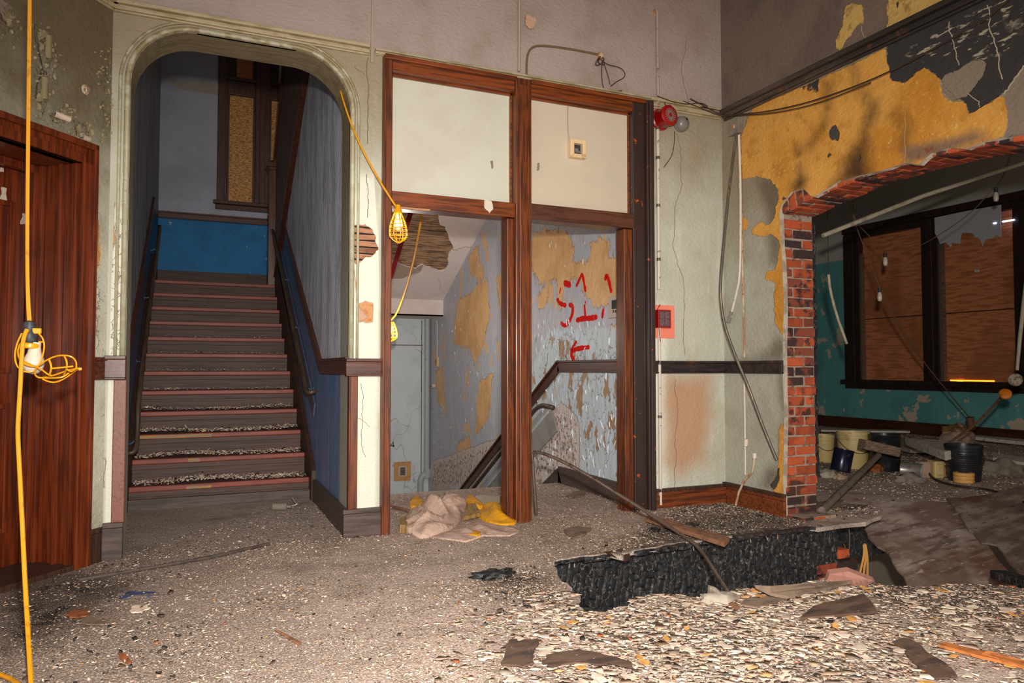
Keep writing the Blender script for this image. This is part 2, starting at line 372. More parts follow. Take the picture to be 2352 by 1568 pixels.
m_floor = M('dusty_floor', (184, 162, 150), .95, [('g', 'X', .9, -.7, .5, 1.2, (92, 76, 66), .85), ('n', .55, .42, .62, (150, 130, 116), .7),  # X layer darkens the left side: flash falloff painted in, plus some grime
    ('n', 3.0, .45, .62, (146, 126, 112), .8), ('n', 110.0, .50, .62, (222, 204, 190), .9, 3), ('n', 60.0, .62, .70, (96, 80, 70), .8, 4),
    ('n', 1.3, .56, .70, (112, 96, 84), .65), ('a', 'sooty', .12, 5.0, .14, (66, 54, 44), .8), ('an', 'sooty', .1, 9.0, .5, .6, (30, 26, 24), .8), ('n', 170.0, .60, .66, (226, 208, 194), .8, 2)],
    [(50.0, 1.6), (14.0, 2.0)], spec=.2)
m_tread = M('stair_tread_wood', (92, 64, 54), .65, [('n', (2., 40., 60.), .45, .62, (60, 42, 36), .9), ('n', 30.0, .6, .7, (134, 108, 90), .5)], [((3., 60., 60.), .6)])
m_riser = M('stair_riser_wood', (86, 58, 48), .6, [('n', (2., 40., 60.), .45, .62, (58, 40, 34), .9), ('n', 14.0, .62, .72, (118, 70, 44), .5)], [((3., 60., 60.), .6)])
m_nose = M('stair_nosing_red', (142, 62, 42), .5, [('n', (3., 40., 40.), .45, .62, (112, 48, 34), .9), ('n', (3., 30., 30.), .63, .70, (184, 96, 44), .7), ('n', 50.0, .64, .70, (170, 130, 110), .5)], [((3., 60., 60.), .3)])
m_brick = M('brick_red', (178, 80, 42), .85, [('n', 5.0, .45, .62, (146, 62, 38), .9), ('n', 7.0, .56, .64, (46, 34, 32), .85), ('n', 2.6, .56, .62, (44, 34, 32), .85), ('n', 6.0, .68, .72, (226, 120, 44), .8), ('n', 60.0, .66, .72, (200, 150, 120), .4)], [(40.0, .8)], pos=True, rnd=.22)
m_brickdark = M('brick_sooty', (128, 62, 42), .85, [('n', 4.0, .46, .53, (42, 34, 34), .92), ('n', 7.0, .60, .66, (190, 84, 38), .8), ('n', 50.0, .64, .70, (150, 110, 90), .4)], [(40.0, .8)], pos=True, rnd=.2)
m_mortar = M('mortar', (158, 136, 118), .95, [('n', 12.0, .5, .62, (96, 78, 68), .8)], [(60.0, .8)])
m_white = M('white_paint_metal', (214, 200, 184), .5, [('n', 24.0, .60, .68, (120, 84, 54), .8)], [(40.0, .2)])
m_pipe = M('pipe_paint_grey', (170, 174, 176), .45, [('n', 20.0, .62, .68, (130, 116, 90), .7)])
m_conduit = M('conduit_sooty', (96, 90, 82), .45, [('n', (30., 30., 6.), .5, .64, (150, 128, 98), .8), ('n', (30., 30., 6.), .6, .7, (60, 46, 34), .8)], [(40.0, .3)], metal=.35)
m_steel = M('conduit_bare', (124, 106, 94), .32, [('n', 14.0, .5, .66, (78, 56, 44), .8)], [(60.0, .1)], metal=.6)
m_rust = M('rusty_conduit', (166, 116, 74), .7, [('n', (20., 20., 5.), .45, .6, (206, 190, 164), .8), ('n', 30.0, .6, .66, (96, 50, 26), .8)], [(40.0, .3)])
m_yel = M('yellow_plastic', (236, 164, 14), .35, [('n', 9.0, .5, .7, (206, 126, 8), .6)], coat=.2)
m_cord = M('yellow_cord', (232, 158, 24), .4, [('n', 30.0, .55, .7, (190, 118, 16), .7)])
m_black = M('black_rubber', (48, 52, 58), .5, [('n', 30.0, .5, .7, (84, 84, 84), .6)])
m_bulb = M('frosted_bulb', (224, 206, 186), .25, [('n', 8.0, .5, .7, (206, 180, 156), .6)], coat=.4)
m_red = M('red_enamel', (150, 12, 12), .35, [('n', 9.0, .56, .7, (120, 14, 12), .8), ('n', 30.0, .66, .72, (220, 130, 110), .5)], coat=.5)
m_greyen = M('grey_enamel', (126, 120, 112), .35, [('n', 9.0, .5, .7, (104, 98, 92), .8)], coat=.3)
m_pink = M('salmon_board', (244, 134, 108), .7, [('n', 4.0, .5, .66, (250, 152, 120), .7), ('n', 40.0, .66, .7, (180, 90, 70), .6)])
m_spray = M('red_spray_paint', (222, 18, 2), .85, spec=.2)
m_wire = M('dark_wire', (58, 42, 34), .6)
m_wirel = M('dusty_cable', (112, 88, 62), .7)
m_panel = M('infill_panel', (206, 202, 184), .55, [('n', 1.6, .45, .66, (198, 190, 172), .8), ('n', 26.0, .735, .745, (110, 100, 90), .8), ('n', (3., 3., 1.), .55, .7, (212, 208, 192), .5)], [(5.0, .4), (60.0, .12)])
m_cloth = M('dusty_pink_cloth', (204, 172, 154), .9, [('n', 9.0, .5, .64, (176, 144, 128), .8), ('n', 4.0, .62, .68, (160, 118, 60), .6)], [((80., 80., 80.), .6), (26.0, 3.0)])
m_yglove = M('yellow_cloth', (228, 160, 10), .7, [('n', 12.0, .5, .64, (200, 130, 10), .8)], [(26.0, 3.2), (90.0, .4)])
m_tanbrush = M('tan_bristle', (168, 134, 80), .85, [('n', (60., 60., 8.), .45, .6, (120, 92, 52), .9)], [((80., 80., 10.), 1.)])
m_greyblock = M('grey_rubbery_block', (134, 122, 108), .85, [('n', 9.0, .5, .66, (112, 100, 88), .8)], [(30.0, .6)])
m_cream = M('cream_plastic', (206, 180, 122), .45, [('n', 9.0, .56, .7, (160, 130, 80), .7)], [(20.0, .3)])
m_blackpl = M('black_plastic', (34, 34, 38), .35, [('n', 12.0, .55, .7, (80, 74, 70), .6)], [(30.0, .2)])
m_bluecan = M('dark_blue_tin', (30, 34, 54), .25, [('n', 12.0, .62, .7, (90, 90, 100), .5)], metal=.3)
m_tin = M('bare_tin', (170, 164, 156), .35, [('n', 12.0, .5, .7, (120, 110, 100), .7)], metal=.6)
m_tinlid = M('white_tin_lid', (190, 192, 198), .35)
m_orange = M('orange_disc', (222, 122, 24), .55, [('n', 12.0, .5, .66, (150, 76, 20), .8)], [(30.0, .4)])
m_sack = M('paper_sack', (176, 146, 124), .9, [('n', 7.0, .5, .64, (140, 108, 84), .8)], [(12.0, 2.)])
m_burlap = M('brown_fibre', (140, 100, 60), .95, [('n', 30.0, .5, .64, (90, 60, 36), .9)], [(60.0, 2.)])
m_sheet = M('scorched_plywood', (118, 96, 84), .7, [('n', (2., 3., 2.), .42, .6, (166, 148, 136), .9), ('n', (3., 16., 3.), .5, .66, (84, 64, 52), .8), ('n', 1.1, .5, .66, (100, 66, 44), .9), ('n', (8., 30., 8.), .60, .68, (196, 178, 164), .6)], [((8., 30., 8.), .8), (4.0, 2.)])
m_hanger = M('jute_strap', (196, 140, 70), .9)
m_redstrap = M('dark_red_strap', (128, 16, 20), .7)
m_chip = M('paint_chip', 'attr', .8, [('n', 2.6, .52, .64, (96, 78, 66), .5), ('n', 30.0, .5, .7, (150, 130, 112), .35)], [(60.0, .4)], spec=.3)
m_chip1 = M('pale_chip', (214, 192, 172), .8, [('n', 14.0, .5, .64, (186, 160, 138), .8)], [(60.0, .4)], rnd=.28, spec=.3)
m_slit = M('daylight_slit', (200, 205, 255), .5, emit=((196, 204, 255), 9))
m_slito = M('warm_daylight_slit', (255, 150, 40), .5, emit=((255, 150, 36), 4))

# ================================================================== the room
FZ = 0.0
# floor with the burnt hole in front of the brick opening
holepx = [(1258,1291),(1300,1282),(1400,1268),(1430,1277),(1450,1264),(1560,1244),(1700,1225),(1852,1207)]
hole = [tuple(onz(*p)[:2]) for p in holepx] + [(4.12, 3.93), (4.60, 3.93), (4.9, 4.05), (5.3, 4.4), (6.3, 4.2), (6.5, 3.0), (5.9, 1.7), (4.6, 1.6)] + \
       [tuple(onz(*p)[:2]) for p in [(2352,1352),(2240,1340),(2120,1350),(1990,1338),(1900,1325),(1800,1345),(1700,1352),(1600,1372),(1520,1362),(1470,1372),(1440,1392),(1400,1402),(1338,1404),(1318,1388),(1322,1362),(1290,1335)]]
hole = rough(hole, .03, 2, seed=3)
hole_np = hole
FLr = [(-1.9, -1.0), (4.19, -1.0), (12.0, -1.0), (12.0, 11.5), (4.19, 11.5), (4.19, 6.48), (-.52, 6.6), (-.52, 5.3), (-1.9, 3.3)]
sooty = [[tuple(onz(*p)[:2]) for p in [(1240,1300),(1400,1262),(1500,1200),(1560,1150),(1700,1140),(1860,1190),(1850,1215),(1400,1275)]],
         [tuple(onz(*p)[:2]) for p in [(0,1340),(180,1310),(330,1330),(240,1400),(100,1480),(0,1500)]],
         [tuple(onz(*p)[:2]) for p in [(1380,1450),(1550,1400),(1760,1460),(2000,1560),(1700,1500)]],
         [tuple(onz(*p)[:2]) for p in [(1900,1330),(2352,1330),(2352,1460),(2050,1400)]],
         [tuple(onz(*p)[:2]) for p in [(1080,1330),(1250,1300),(1320,1400),(1150,1370)]]]
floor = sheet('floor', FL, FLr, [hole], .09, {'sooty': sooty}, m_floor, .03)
# cellar under the hole
m = MB(); m.box((1.5, 1.0, -2.2), (12, 5.2, -2.15)); m.box((1.5, 5.2, -2.2), (12, 5.3, -.03)); m.box((1.4, 1.0, -2.2), (1.5, 5.2, -.03))
struct(m.obj('floor_cellar', M('cellar_grey', (120, 108, 94), .9, [('n', 2.0, .45, .6, (100, 88, 74), .8)]), 'world'))
# ---- back wall with arch, partition opening, lath hole
def arch_poly(x0, x1, zt, r, n=9, z0=-.02):
    p = [(x0, z0)]
    for i in range(n+1):
        t = math.pi - math.pi/2*i/n; p.append((x0+r*1.0+r*math.cos(t), zt-r+r*math.sin(t)))
    for i in range(n+1):
        t = math.pi/2 - math.pi/2*i/n; p.append((x1-r+r*math.cos(t), zt-r+r*math.sin(t)))
    return p+[(x1, z0)]
AX0, AX1, AZ, AR = -.395, .958, 3.30, .37
archp = arch_poly(AX0, AX1, AZ, AR)
PX0, PX1, PZ = 1.18, 3.43, 3.355
lath_a = rough(A.poly([(811,520),(826,515),(846,520),(862,540),(869,568),(862,582),(840,590),(818,606),(812,600)]), .012, 2, seed=5)
outerA = [(-.5, -.02), (AX0, -.02)] + archp[1:-1] + [(AX1, -.02), (PX0, -.02), (PX0, PZ), (PX1, PZ), (PX1, -.02), (XB+.3, -.02), (XB+.3, 4.75), (-.5, 4.75)]
pc = [A.poly(q) for q in ([(232,520),(262,505),(266,560),(248,600),(236,580)], [(252,455),(264,460),(262,485),(252,480)], [(236,600),(256,612),(250,640),(236,640)],
      [(256,205),(268,205),(268,222),(258,222)], [(310,62),(328,62),(330,72),(312,74)],
      [(818,702),(838,690),(860,698),(868,712),(870,738),(846,742),(818,735)])]
pplas = [A.poly(q) for q in ([(806,512),(813,512),(813,606),(834,598),(858,590),(830,604),(812,614),(806,612)], [(808,700),(822,702),(836,716),(844,728),(828,742),(808,735)],
      [(1206,32),(1225,32),(1232,48),(1228,68),(1208,64)], [(806,515),(800,640),(797,760),(805,812),(803,640)])]
cr = [A.poly(q) for q in ([(228,490),(285,490),(285,815),(228,815)],)]
crk = [A.poly(rough(q, 3, 2, seed=8)) for q in ([(1565,330),(1568,420),(1550,480),(1546,560),(1560,620),(1572,680),(1574,815),(1571,815),(1569,680),(1557,622),(1543,562),(1547,480),(1565,420)],
      [(1552,870),(1556,930),(1550,1000),(1552,1080),(1546,1120),(1549,1080),(1547,1000),(1553,930)], [(846,0),(851,0),(851,104),(846,104)], [(840,150),(844,150),(846,300),(843,500),(840,500),(843,300)])]
wallA = sheet('wall_back', A, outerA, [lath_a], .05, {'white': [A.poly([(800,400),(880,400),(880,1215),(780,1215)]), A.poly([(200,480),(300,480),(300,1260),(200,1260)]), A.poly([(1495,700),(1530,700),(1530,1140),(1495,1140)])],
   'stain': [A.poly([(1530,865),(1630,865),(1632,950),(1620,1060),(1560,1090),(1528,1070)])], 'crackle': cr, 'ochre': pc, 'plaster': pplas, 'upper': [[(-2, 3.39), (6, 3.39), (6, 5), (-2, 5)]]}, m_wallA, .02)
# wall thickness behind the front skin
m = MB(); a2 = arch_poly(AX0, AX1, AZ, AR, 16)
for i in range(len(a2)-1):
    (x0, z0), (x1, z1) = a2[i], a2[i+1]
    m.add([(x0, YA, z0), (x1, YA, z1), (x1, YA+.30, z1), (x0, YA+.30, z0)], [(0, 1, 2, 3)])
back = [(-.5, -.02)]+a2+[(1.18, -.02), (1.18, 4.75), (-.5, 4.75)]
struct(m.obj('trim_1', m_wallA_soff := M('arch_reveal_paint', (150, 134, 104), .55, [('n', (3., 30., 30.), .45, .6, (126, 110, 80), .8), ('g', 'Z', 2.6, 1.4, .3, 2., (178, 176, 164), .8)], [(20.0, 1.)]), 'world'))
m = MB(); m.box((PX0-.21, YA+.02, -.02), (PX0, YA+.30, 4.75)); m.box((-.6, YA+.02, AZ+.02), (PX0, YA+.30, 4.75)); m.box((PX0, YA+.02, PZ+.02), (PX1+.1, YA+.2, 4.75)); m.box((PX1, YA+.02, -.02), (XB, YA+.2, 4.75))
struct(m.obj('wall_back_core', m_plaster_edge, 'world'))
# ---- left splayed wall with door opening
DS0, DS1, DZ = .225, 1.15, 2.34
outerL = [(0, -.02), (DS0, -.02), (DS0, DZ), (DS1, DZ), (DS1, -.02), (2.4, -.02), (2.4, 4.75), (0, 4.75)]
bare = [L.poly(q) for q in ([(75,60),(95,70),(110,110),(118,160),(105,200),(92,235),(80,265),(84,215),(100,160),(88,110)], [(112,250),(130,262),(150,275),(148,285),(120,275)], [(165,292),(190,280),(210,300),(200,318),(180,312)], [(0,0),(28,15),(40,50),(20,60),(0,40)], [(190,196),(200,194),(205,208),(196,216),(190,208)])]
blist = [L.poly(q) for q in ([(60,40),(120,60),(150,150),(110,240),(150,230),(210,290),(200,330),(120,290),(75,280),(70,150)], [(210,110),(255,110),(255,330),(225,330)], [(0,0),(60,60),(30,120),(0,90)])]
wallL = sheet('wall_left', L, outerL, [], .05, {'bare': bare, 'blist': blist, 'crackle': [L.poly([(208,470),(232,470),(232,815),(205,815)])],
   'ochre': [L.poly(q) for q in ([(208,560),(232,570),(230,612),(210,616)], [(226,500),(236,510),(234,560),(226,556)])]}, m_wallL, .05)
# ---- right wall (burnt yellow) with the brick opening
edge_px = [(1801,1195),(1799,1100),(1801,1000),(1800,900),(1799,800),(1801,700),(1797,600),(1793,540),(1791,490),(1797,468),(1819,440),(1845,434),(1858,445),(1870,452),(1894,438),(1930,414),(1960,408),(1998,398),(2040,387),(2079,375),(2110,378),(2140,352),(2180,340),(2217,342),(2260,326),(2352,308)]
ed = Bp.poly(edge_px)
outerB = [(YA+.02, -.02), (ed[0][0], -.02)] + ed + [(2.3, 2.42), (2.16, 2.36), (2.16, -.02), (-.9, -.02), (-.9, 4.75), (YA+.02, 4.75)]
outerB = outerB[:2] + rough(ed, .006, 1, False, 4) + outerB[2+len(ed):]
ypoly = [Bp.poly([(1728,246),(1850,196),(1950,150),(2034,110),(2039,145),(2047,184),(2080,189),(2103,165),(2125,153),(2160,180),(2160,214),(2187,235),(2217,233),(2227,262),(2248,249),(2305,216),(2317,264),(2315,291),(2290,330),(2200,360),(2079,395),(1930,440),(1861,470),(1819,470),(1810,560),(1815,700),(1812,780),(1796,768),(1781,741),(1777,672),(1785,650),(1758,640),(1756,623),(1781,619),(1790,575),(1789,551),(1770,536),(1754,543),(1727,540),(1727,524),(1747,509),(1762,520),(1777,505),(1781,467),(1791,459),(1785,432),(1770,413),(1735,406),(1704,412),(1701,314)]),
         Bp.poly([(1789,975),(1815,960),(1815,1150),(1770,1125),(1785,1080),(1790,1030)]), Bp.poly([(1700,495),(1712,500),(1720,515),(1712,532),(1700,530)])]
black = [Bp.poly([(2034,105),(2039,145),(2047,184),(2080,189),(2103,165),(2125,153),(2160,180),(2172,200),(2195,226),(2217,233),(2227,262),(2248,249),(2305,216),(2352,150),(2420,80),(2420,-90),(2270,-10)]),
         Bp.poly([(1838,204),(1880,180),(1878,212),(1862,214),(1866,204),(1850,210)])]
grey = [Bp.poly([(2160,185),(2175,168),(2205,158),(2225,142),(2250,134),(2268,142),(2270,152),(2255,175),(2248,195),(2232,205),(2222,222),(2190,232),(2168,214)]), Bp.poly([(2352,150),(2306,216),(2316,264),(2314,291),(2292,318),(2352,308),(2450,250),(2420,80)])]
lime = [Bp.poly([(1918,100),(1925,80),(1936,58),(1938,22),(1948,8),(1978,8),(1984,28),(1984,60),(1972,56),(1955,80),(1940,96),(1930,118),(1920,118)]), Bp.poly([(2032,76),(2040,45),(2036,20),(2042,-10),(2200,-40),(2190,10),(2100,45)])]
sootp = [Bp.poly(q) for q in ([(1900,445),(1925,400),(1950,360),(1975,320),(2000,235),(2015,240),(2000,300),(1992,340),(2000,400),(1985,430),(1950,425)], [(1905,190),(1900,230),(1890,300),(1893,300),(1904,232),(1912,190)], [(1828,350),(1868,325),(1905,270),(1870,330),(1834,356)], [(2060,255),(2078,300),(2080,340),(2074,345),(2070,300),(2050,262)], [(1960,150),(1972,200),(2010,250),(1968,208)], [(1835,380),(1850,420),(1842,440),(1820,450)])]
sootlow = [Bp.poly(q) for q in ([(1740,405),(1800,405),(1800,640),(1770,600),(1760,480)], [(1785,780),(1805,780),(1805,830),(1700,828),(1760,815)], [(1790,860),(1805,860),(1805,1100),(1780,1100),(1796,980)], [(1760,1080),(1790,1060),(1785,1130),(1745,1115)])]
brim = [Bp.poly([(2080,380),(2075,340),(2110,330),(2190,315),(2240,300),(2290,322),(2200,345)])]
hl = [Bp.poly(q) for q in ([(1903,296),(1918,284),(1928,300),(1930,320),(1918,325),(1904,316)], [(1900,350),(1908,346),(1913,358),(1906,366),(1900,362)], [(2016,288),(2022,280),(2027,280),(2022,289)], [(1969,358),(1974,353),(1979,366),(1974,373),(1969,370)], [(1794,448),(1808,448),(1806,458),(1795,460)], [(2100,236),(2106,236),(2105,244),(2099,243)], [(2055,5),(2065,5),(2068,18),(2058,22),(2052,12)])]
hl += [Bp.poly([(1765,1118),(1783,1095),(1786,1074),(1796,1070),(1800,1085),(1788,1100),(1786,1112),(1775,1128)])]
crkB = [Bp.poly(q) for q in ([(2268,10),(2270,10),(2274,60),(2290,110),(2304,180),(2303,185),(2288,112),(2270,60)], [(2180,50),(2183,50),(2188,90),(2204,150),(2200,150),(2186,92)], [(2304,182),(2316,196),(2352,150),(2352,156),(2318,204),(2306,216)], [(2222,212),(2240,226),(2250,245),(2247,246),(2238,228)])]
wallB = sheet('wall_right', Bp, outerB, [], .045, {'yellow': ypoly, 'black': black, 'grey': grey, 'lime': lime, 'soot': sootp, 'soot_low': sootlow, 'brownrim': brim, 'holes': hl,
   'streak': [Bp.poly([(2060,120),(2352,-40),(2420,60),(2352,110),(2250,150),(2180,130),(2100,150)])], 'streak2': [Bp.poly([(2290,30),(2352,-10),(2352,90),(2310,80)])], 'upper': [[(-2, 3.35), (6, 3.35), (6, 5), (-2, 5)]]}, m_wallB, .02)
# masonry core behind the plaster
m = MB(); m.box((XB+.03, YA+.3, -.6), (XB+.34, 11.5, 4.75)); m.box((XB+.02, 4.41, -.02), (XB+.33, YA+.3, 4.75)); m.box((XB+.02, -.9, -.02), (XB+.33, 2.14, 4.75)); m.box((XB+.02, 2.1, 2.70), (XB+.33, 4.45, 4.75))
struct(m.obj('wall_right_core', m_plaster_edge, 'world'))
m = MB(); m.box((-2.2, -1.0, 4.75), (XB+.34, YA+.3, 4.85)); m.box((XB+.3, -1.0, 4.75), (12, 11.5, 4.85)); struct(m.obj('ceiling', M('ceiling_plaster', (150, 130, 112), .9, [('n', 3., .45, .6, (110, 92, 76), .8)], [(9., 1.)]), 'world'))
# ---- picture rail
def rail(P, a0, a1, zb, zt, mat, name, d=.055):
    m = MB(); h = zt-zb
    m.pbox(P, a0, a1, zb+h*.62, zt, 0, d); m.pbox(P, a0, a1, zb+h*.2, zb+h*.62, 0, d*.55); m.pbox(P, a0, a1, zb, zb+h*.2, 0, d*.38)
    return struct(m.obj(name, mat, 'world', bevel=.008))
m_railpaint = M('rail_paint', (178, 160, 128), .55, [('n', (8., 30., 30.), .45, .62, (150, 134, 96), .9), ('n', 30.0, .64, .7, (110, 92, 60), .6)], [((10., 50., 50.), .5)])
rail(A, -.5, 1.085, 3.345, 3.415, m_railpaint, 'trim_2'); rail(A, 1.125, 3.43, 3.36, 3.40, m_railpaint, 'trim_3', .04); rail(A, 3.43, XB-.02, 3.315, 3.405, m_railpaint, 'trim_4')
rail(L, 0, 2.3, 3.345, 3.415, m_railpaint, 'trim_5')
rail(Bp, 0, YA-.05, 3.29, 3.385, m_burntrailB := M('scorched_rail', (84, 70, 58), .6, [('n', (30., 3., 30.), .45, .6, (60, 50, 44), .9), ('g', 'Y', 4.2, 3.3, .5, 2., (32, 28, 28), .85), ('n', 8., .62, .68, (116, 60, 44), .6)], [((30., 4., 30.), .8)]), 'trim_6', .07)
# ---- chair rails and skirting on the front walls
def dado(P, a0, a1, name, mat, zb=1.105, zt=1.215, d=.035):
    m = MB(); m.pbox(P, a0, a1, zb, zt-.022, 0, d*.7); m.pbox(P, a0, a1, zt-.022, zt, 0, d); m.pbox(P, a0, a1, zb, zb+.014, 0, d*.85)
    return struct(m.obj(name, mat, 'world', bevel=.004))
def skirt(P, a0, a1, name, mat, z=.18, d=.03, z0=-.01):
    m = MB(); m.pbox(P, a0, a1, z0, z-.03, 0, d); m.pbox(P, a0, a1, z-.03, z, 0, d*.7)
    return struct(m.obj(name, mat, 'world', bevel=.004))
dado(A, .935, PX0, 'trim_7', m_rail, 1.095, 1.215, .06); dado(A, -.505, AX0+.005, 'trim_8', m_rail, 1.08, 1.225, .06); dado(L, -.0, .13, 'trim_9', m_rail, 1.08, 1.215)
dado(A, PX1, XB-.02, 'trim_10', m_burntrail, 1.105, 1.21); dado(Bp, 4.31, YA-.02, 'trim_11', m_burntrail, 1.105, 1.21)
skirt(A, PX1, XB-.02, 'baseboard_back', m_baseRed, .135); skirt(Bp, 4.30, YA-.02, 'baseboard_right', m_baseRed, .15); skirt(A, .925, PX0, 'baseboard_back_pier', m_base, .19, .05)
skirt(A, -.5, AX0+.005, 'baseboard_back_left', m_base, .22, .05); skirt(L, 0, .13, 'baseboard_left', m_olddark, .2, .03)
m = MB(); m.pbox(A, PX1, XB, .135, .16, 0, .035); m.pbox(Bp, 4.3, YA, .15, .175, 0, .035); struct(m.obj('trim_12', m_olddark, 'world'))
# uprights under the dado at the arch jambs, corner bead over it
m = MB(); m.pbox(A, .965, 1.02, .19, 1.095, 0, .03); m.pbox(A, .955, .968, .19, 1.095, 0, .05); struct(m.obj('trim_13', m_woodV, 'world', bevel=.005))
m = MB(); m.pbox(A, -.455, AX0+.01, .22, 1.08, 0, .035); struct(m.obj('trim_14', M('upright_brown', (134, 84, 68), .5, [('n', 40., .5, .66, (110, 64, 50), .8)], [(50., .4)], coat=.2), 'world', bevel=.006))
# arch moulding: two beads following the arch
def bead(off, r, mat, name, z0=1.2):
    ap = arch_poly(AX0-off, AX1+off, AZ+off, AR+off, 14, z0)
    m = MB(); m.tube([(x, YA-.004, z) for x, z in ap], r, 8); return struct(m.obj(name, mat, 'world', smooth=True))
bead(.018, .017, m_archp := M('arch_paint', (178, 170, 138), .45, [('g', 'Z', 2.4, 3.2, .3, 2., (138, 118, 80), .85), ('n', 14., .45, .6, (196, 192, 168), .6), ('n', 30., .62, .7, (110, 96, 66), .5)], [(30., .8)]), 'trim_15'); bead(.058, .010, m_archp, 'trim_16')
# ---- partition frame: thing with parts
pf = thing('partition_frame', 'tall varnished wooden partition frame with two white infill panels over two doorless openings', 'partition', (2.3, YA, 0))
def pbx(name, x0, x1, z0, z1, y0, y1, mat, bev=.006, lab=None):
    o = MB().box((x0, y0, z0), (x1, y1, z1)).obj(name, mat, pf, bevel=bev)
    if lab: o['label'] = lab
    return o
m = MB(); m.box((PX0, 4.955, -.01), (1.245, 5.12, PZ)); m.box((PX0+.002, 4.935, -.01), (1.198, 4.954, 3.32)); m.box((1.245, 5.02, -.01), (1.262, 5.10, 3.26)); m.obj('left_post', m_woodV, pf, bevel=.006)
m = MB(); m.box((2.19, 4.94, -.01), (2.322, 5.12, PZ)); m.box((2.215, 4.925, -.009), (2.297, 4.939, 3.3)); m.obj('centre_post', m_woodV, pf, bevel=.006)
m = MB(); m.box((2.135, 4.975, -.01), (2.19, 5.10, 2.28)); m.obj('door_jamb', m_woodV, pf, bevel=.006)
m = MB(); m.box((3.245, 4.96, -.01), (3.36, 5.12, PZ)); m.box((3.36, 4.925, -.01), (3.43, 5.12, PZ)); m.box((3.375, 4.905, 0), (3.415, 4.924, PZ-.02)); rp = m.obj('right_post', m_rp := M('scorched_post', (110, 58, 32), .45, [('n', (50., 50., 3.), .42, .62, (60, 30, 20), .9), ('g', 'X', .35, .42, .04, 3., (46, 34, 32), .9), ('n', 12., .66, .69, (200, 84, 36), .8)], [((50., 50., 4.), .3), (40., .3)], coat=.25), pf, bevel=.006)
m = MB(); m.box((3.165, 4.975, -.01), (3.245, 5.10, 2.28)); m.obj('door_jamb', m_woodV, pf, bevel=.006)
m = MB(); m.box((1.244, 4.958, 3.25), (2.191, 5.118, PZ-.001)); m.box((PX0+.004, 4.93, 3.325), (2.2, 4.957, PZ+.005)); m.obj('head_rail', m_woodH, pf, bevel=.006)
m = MB(); m.box((2.321, 4.958, 3.25), (3.246, 5.118, PZ-.001)); m.box((2.318, 4.931, 3.325), (PX1-.07, 4.957, PZ+.004)); m.obj('head_rail', m_woodH, pf, bevel=.006)
pbx('transom_rail', 1.245, 2.19, 2.285, 2.395, 4.955, 5.12, m_woodH, lab='orange-brown varnished transom rail')
pbx('transom_rail', 2.322, 3.25, 2.285, 2.405, 4.955, 5.12, wood('transom_dull', (96, 56, 40), (62, 36, 28), 'X'), lab='dull brown transom rail')
pbx('infill_panel', 1.245, 2.19, 2.38, 3.26, 5.035, 5.05, m_panel, 0); pbx('infill_panel', 2.322, 3.25, 2.39, 3.26, 5.035, 5.05, m_panel2 := M('infill_panel_warm', (206, 190, 168), .55, [('n', 1.6, .45, .66, (196, 182, 162), .8), ('n', 26., .735, .745, (110, 100, 90), .8)], [(5., .4)]), 0)
for (x0, x1, z0, z1) in ((1.245, 2.19, 2.395, 3.25), (2.322, 3.25, 2.405, 3.25)):
    m = MB()
    for a, b in (((x0, z0), (x1, z0+.014)), ((x0, z1-.014), (x1, z1)), ((x0, z0), (x0+.014, z1)), ((x1-.014, z0), (x1, z1))):
        m.box((a[0], 5.012, a[1]), (b[0], 5.036, b[1]))
    m.obj('glazing_bead', m_woodH, pf)
q = A.uv(885, 484); o = MB().box((1.24, 4.945, 2.272), (1.52, 4.956, 2.286)).obj('wood_strip', m_lath2, pf); o['label'] = 'raw pale split under the left transom rail'
# ---- stairwell going up: side walls, landing, back wall with window
zst = lambda Y: 1.222 + .600*(Y-6.18) if Y > 6.18 else 1.222
outS = [(YA+.02, -.02), (YBK, -.02), (YBK, 2.5), (9.85, 2.42), (5.2, 5.23), (YA+.02, 5.3)]
loS = [(YA+.02, -.02), (YBK, -.02), (YBK, 2.35), (9.1, 2.87), (6.18, 1.16), (YA+.02, 1.16)]
hiS = [(YA+.02, 1.16), (6.18, 1.16), (9.1, 2.87), (5.2, 5.23), (YA+.02, 5.3)]
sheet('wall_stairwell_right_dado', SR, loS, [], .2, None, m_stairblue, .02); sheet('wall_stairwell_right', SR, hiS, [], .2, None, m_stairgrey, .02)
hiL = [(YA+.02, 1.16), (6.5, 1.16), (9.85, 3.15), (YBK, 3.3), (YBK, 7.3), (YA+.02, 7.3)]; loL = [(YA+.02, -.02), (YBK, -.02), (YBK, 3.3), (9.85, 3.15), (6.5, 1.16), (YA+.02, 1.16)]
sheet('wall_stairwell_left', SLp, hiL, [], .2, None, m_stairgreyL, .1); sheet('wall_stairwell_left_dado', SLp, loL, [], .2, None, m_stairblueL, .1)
def sloped_rail(X, pts, w, h, name, mat, sgn):
    m = MB()
    for (y0, z0), (y1, z1) in zip(pts, pts[1:]):
        m.bar((X+sgn*w/2, y0, z0), (X+sgn*w/2, y1, z1), w, h); m.bar((X+sgn*w*.7, y0, z0+h/2), (X+sgn*w*.7, y1, z1+h/2), w*1.4, .02)
    return struct(m.obj(name, mat, 'world', bevel=.003))
sloped_rail(XS, [(5.0, 1.16), (6.18, 1.16), (9.12, 2.86)], .022, .11, 'trim_17', m_railY, -1)
sloped_rail(XL, [(5.3, 1.16), (6.5, 1.16), (9.85, 3.2)], .022, .09, 'trim_18', m_railY, 1)
m = MB(); m.box((XS-.03, 5.0, -.01), (XS, 6.45, .19)); struct(m.obj('baseboard_stairwell_right', m_base, 'world', bevel=.004))
m = MB(); m.box((XL, 5.3, -.01), (XL+.03, 6.6, .22)); struct(m.obj('baseboard_stairwell_left', m_base, 'world', bevel=.004))
LZ = 12*.186
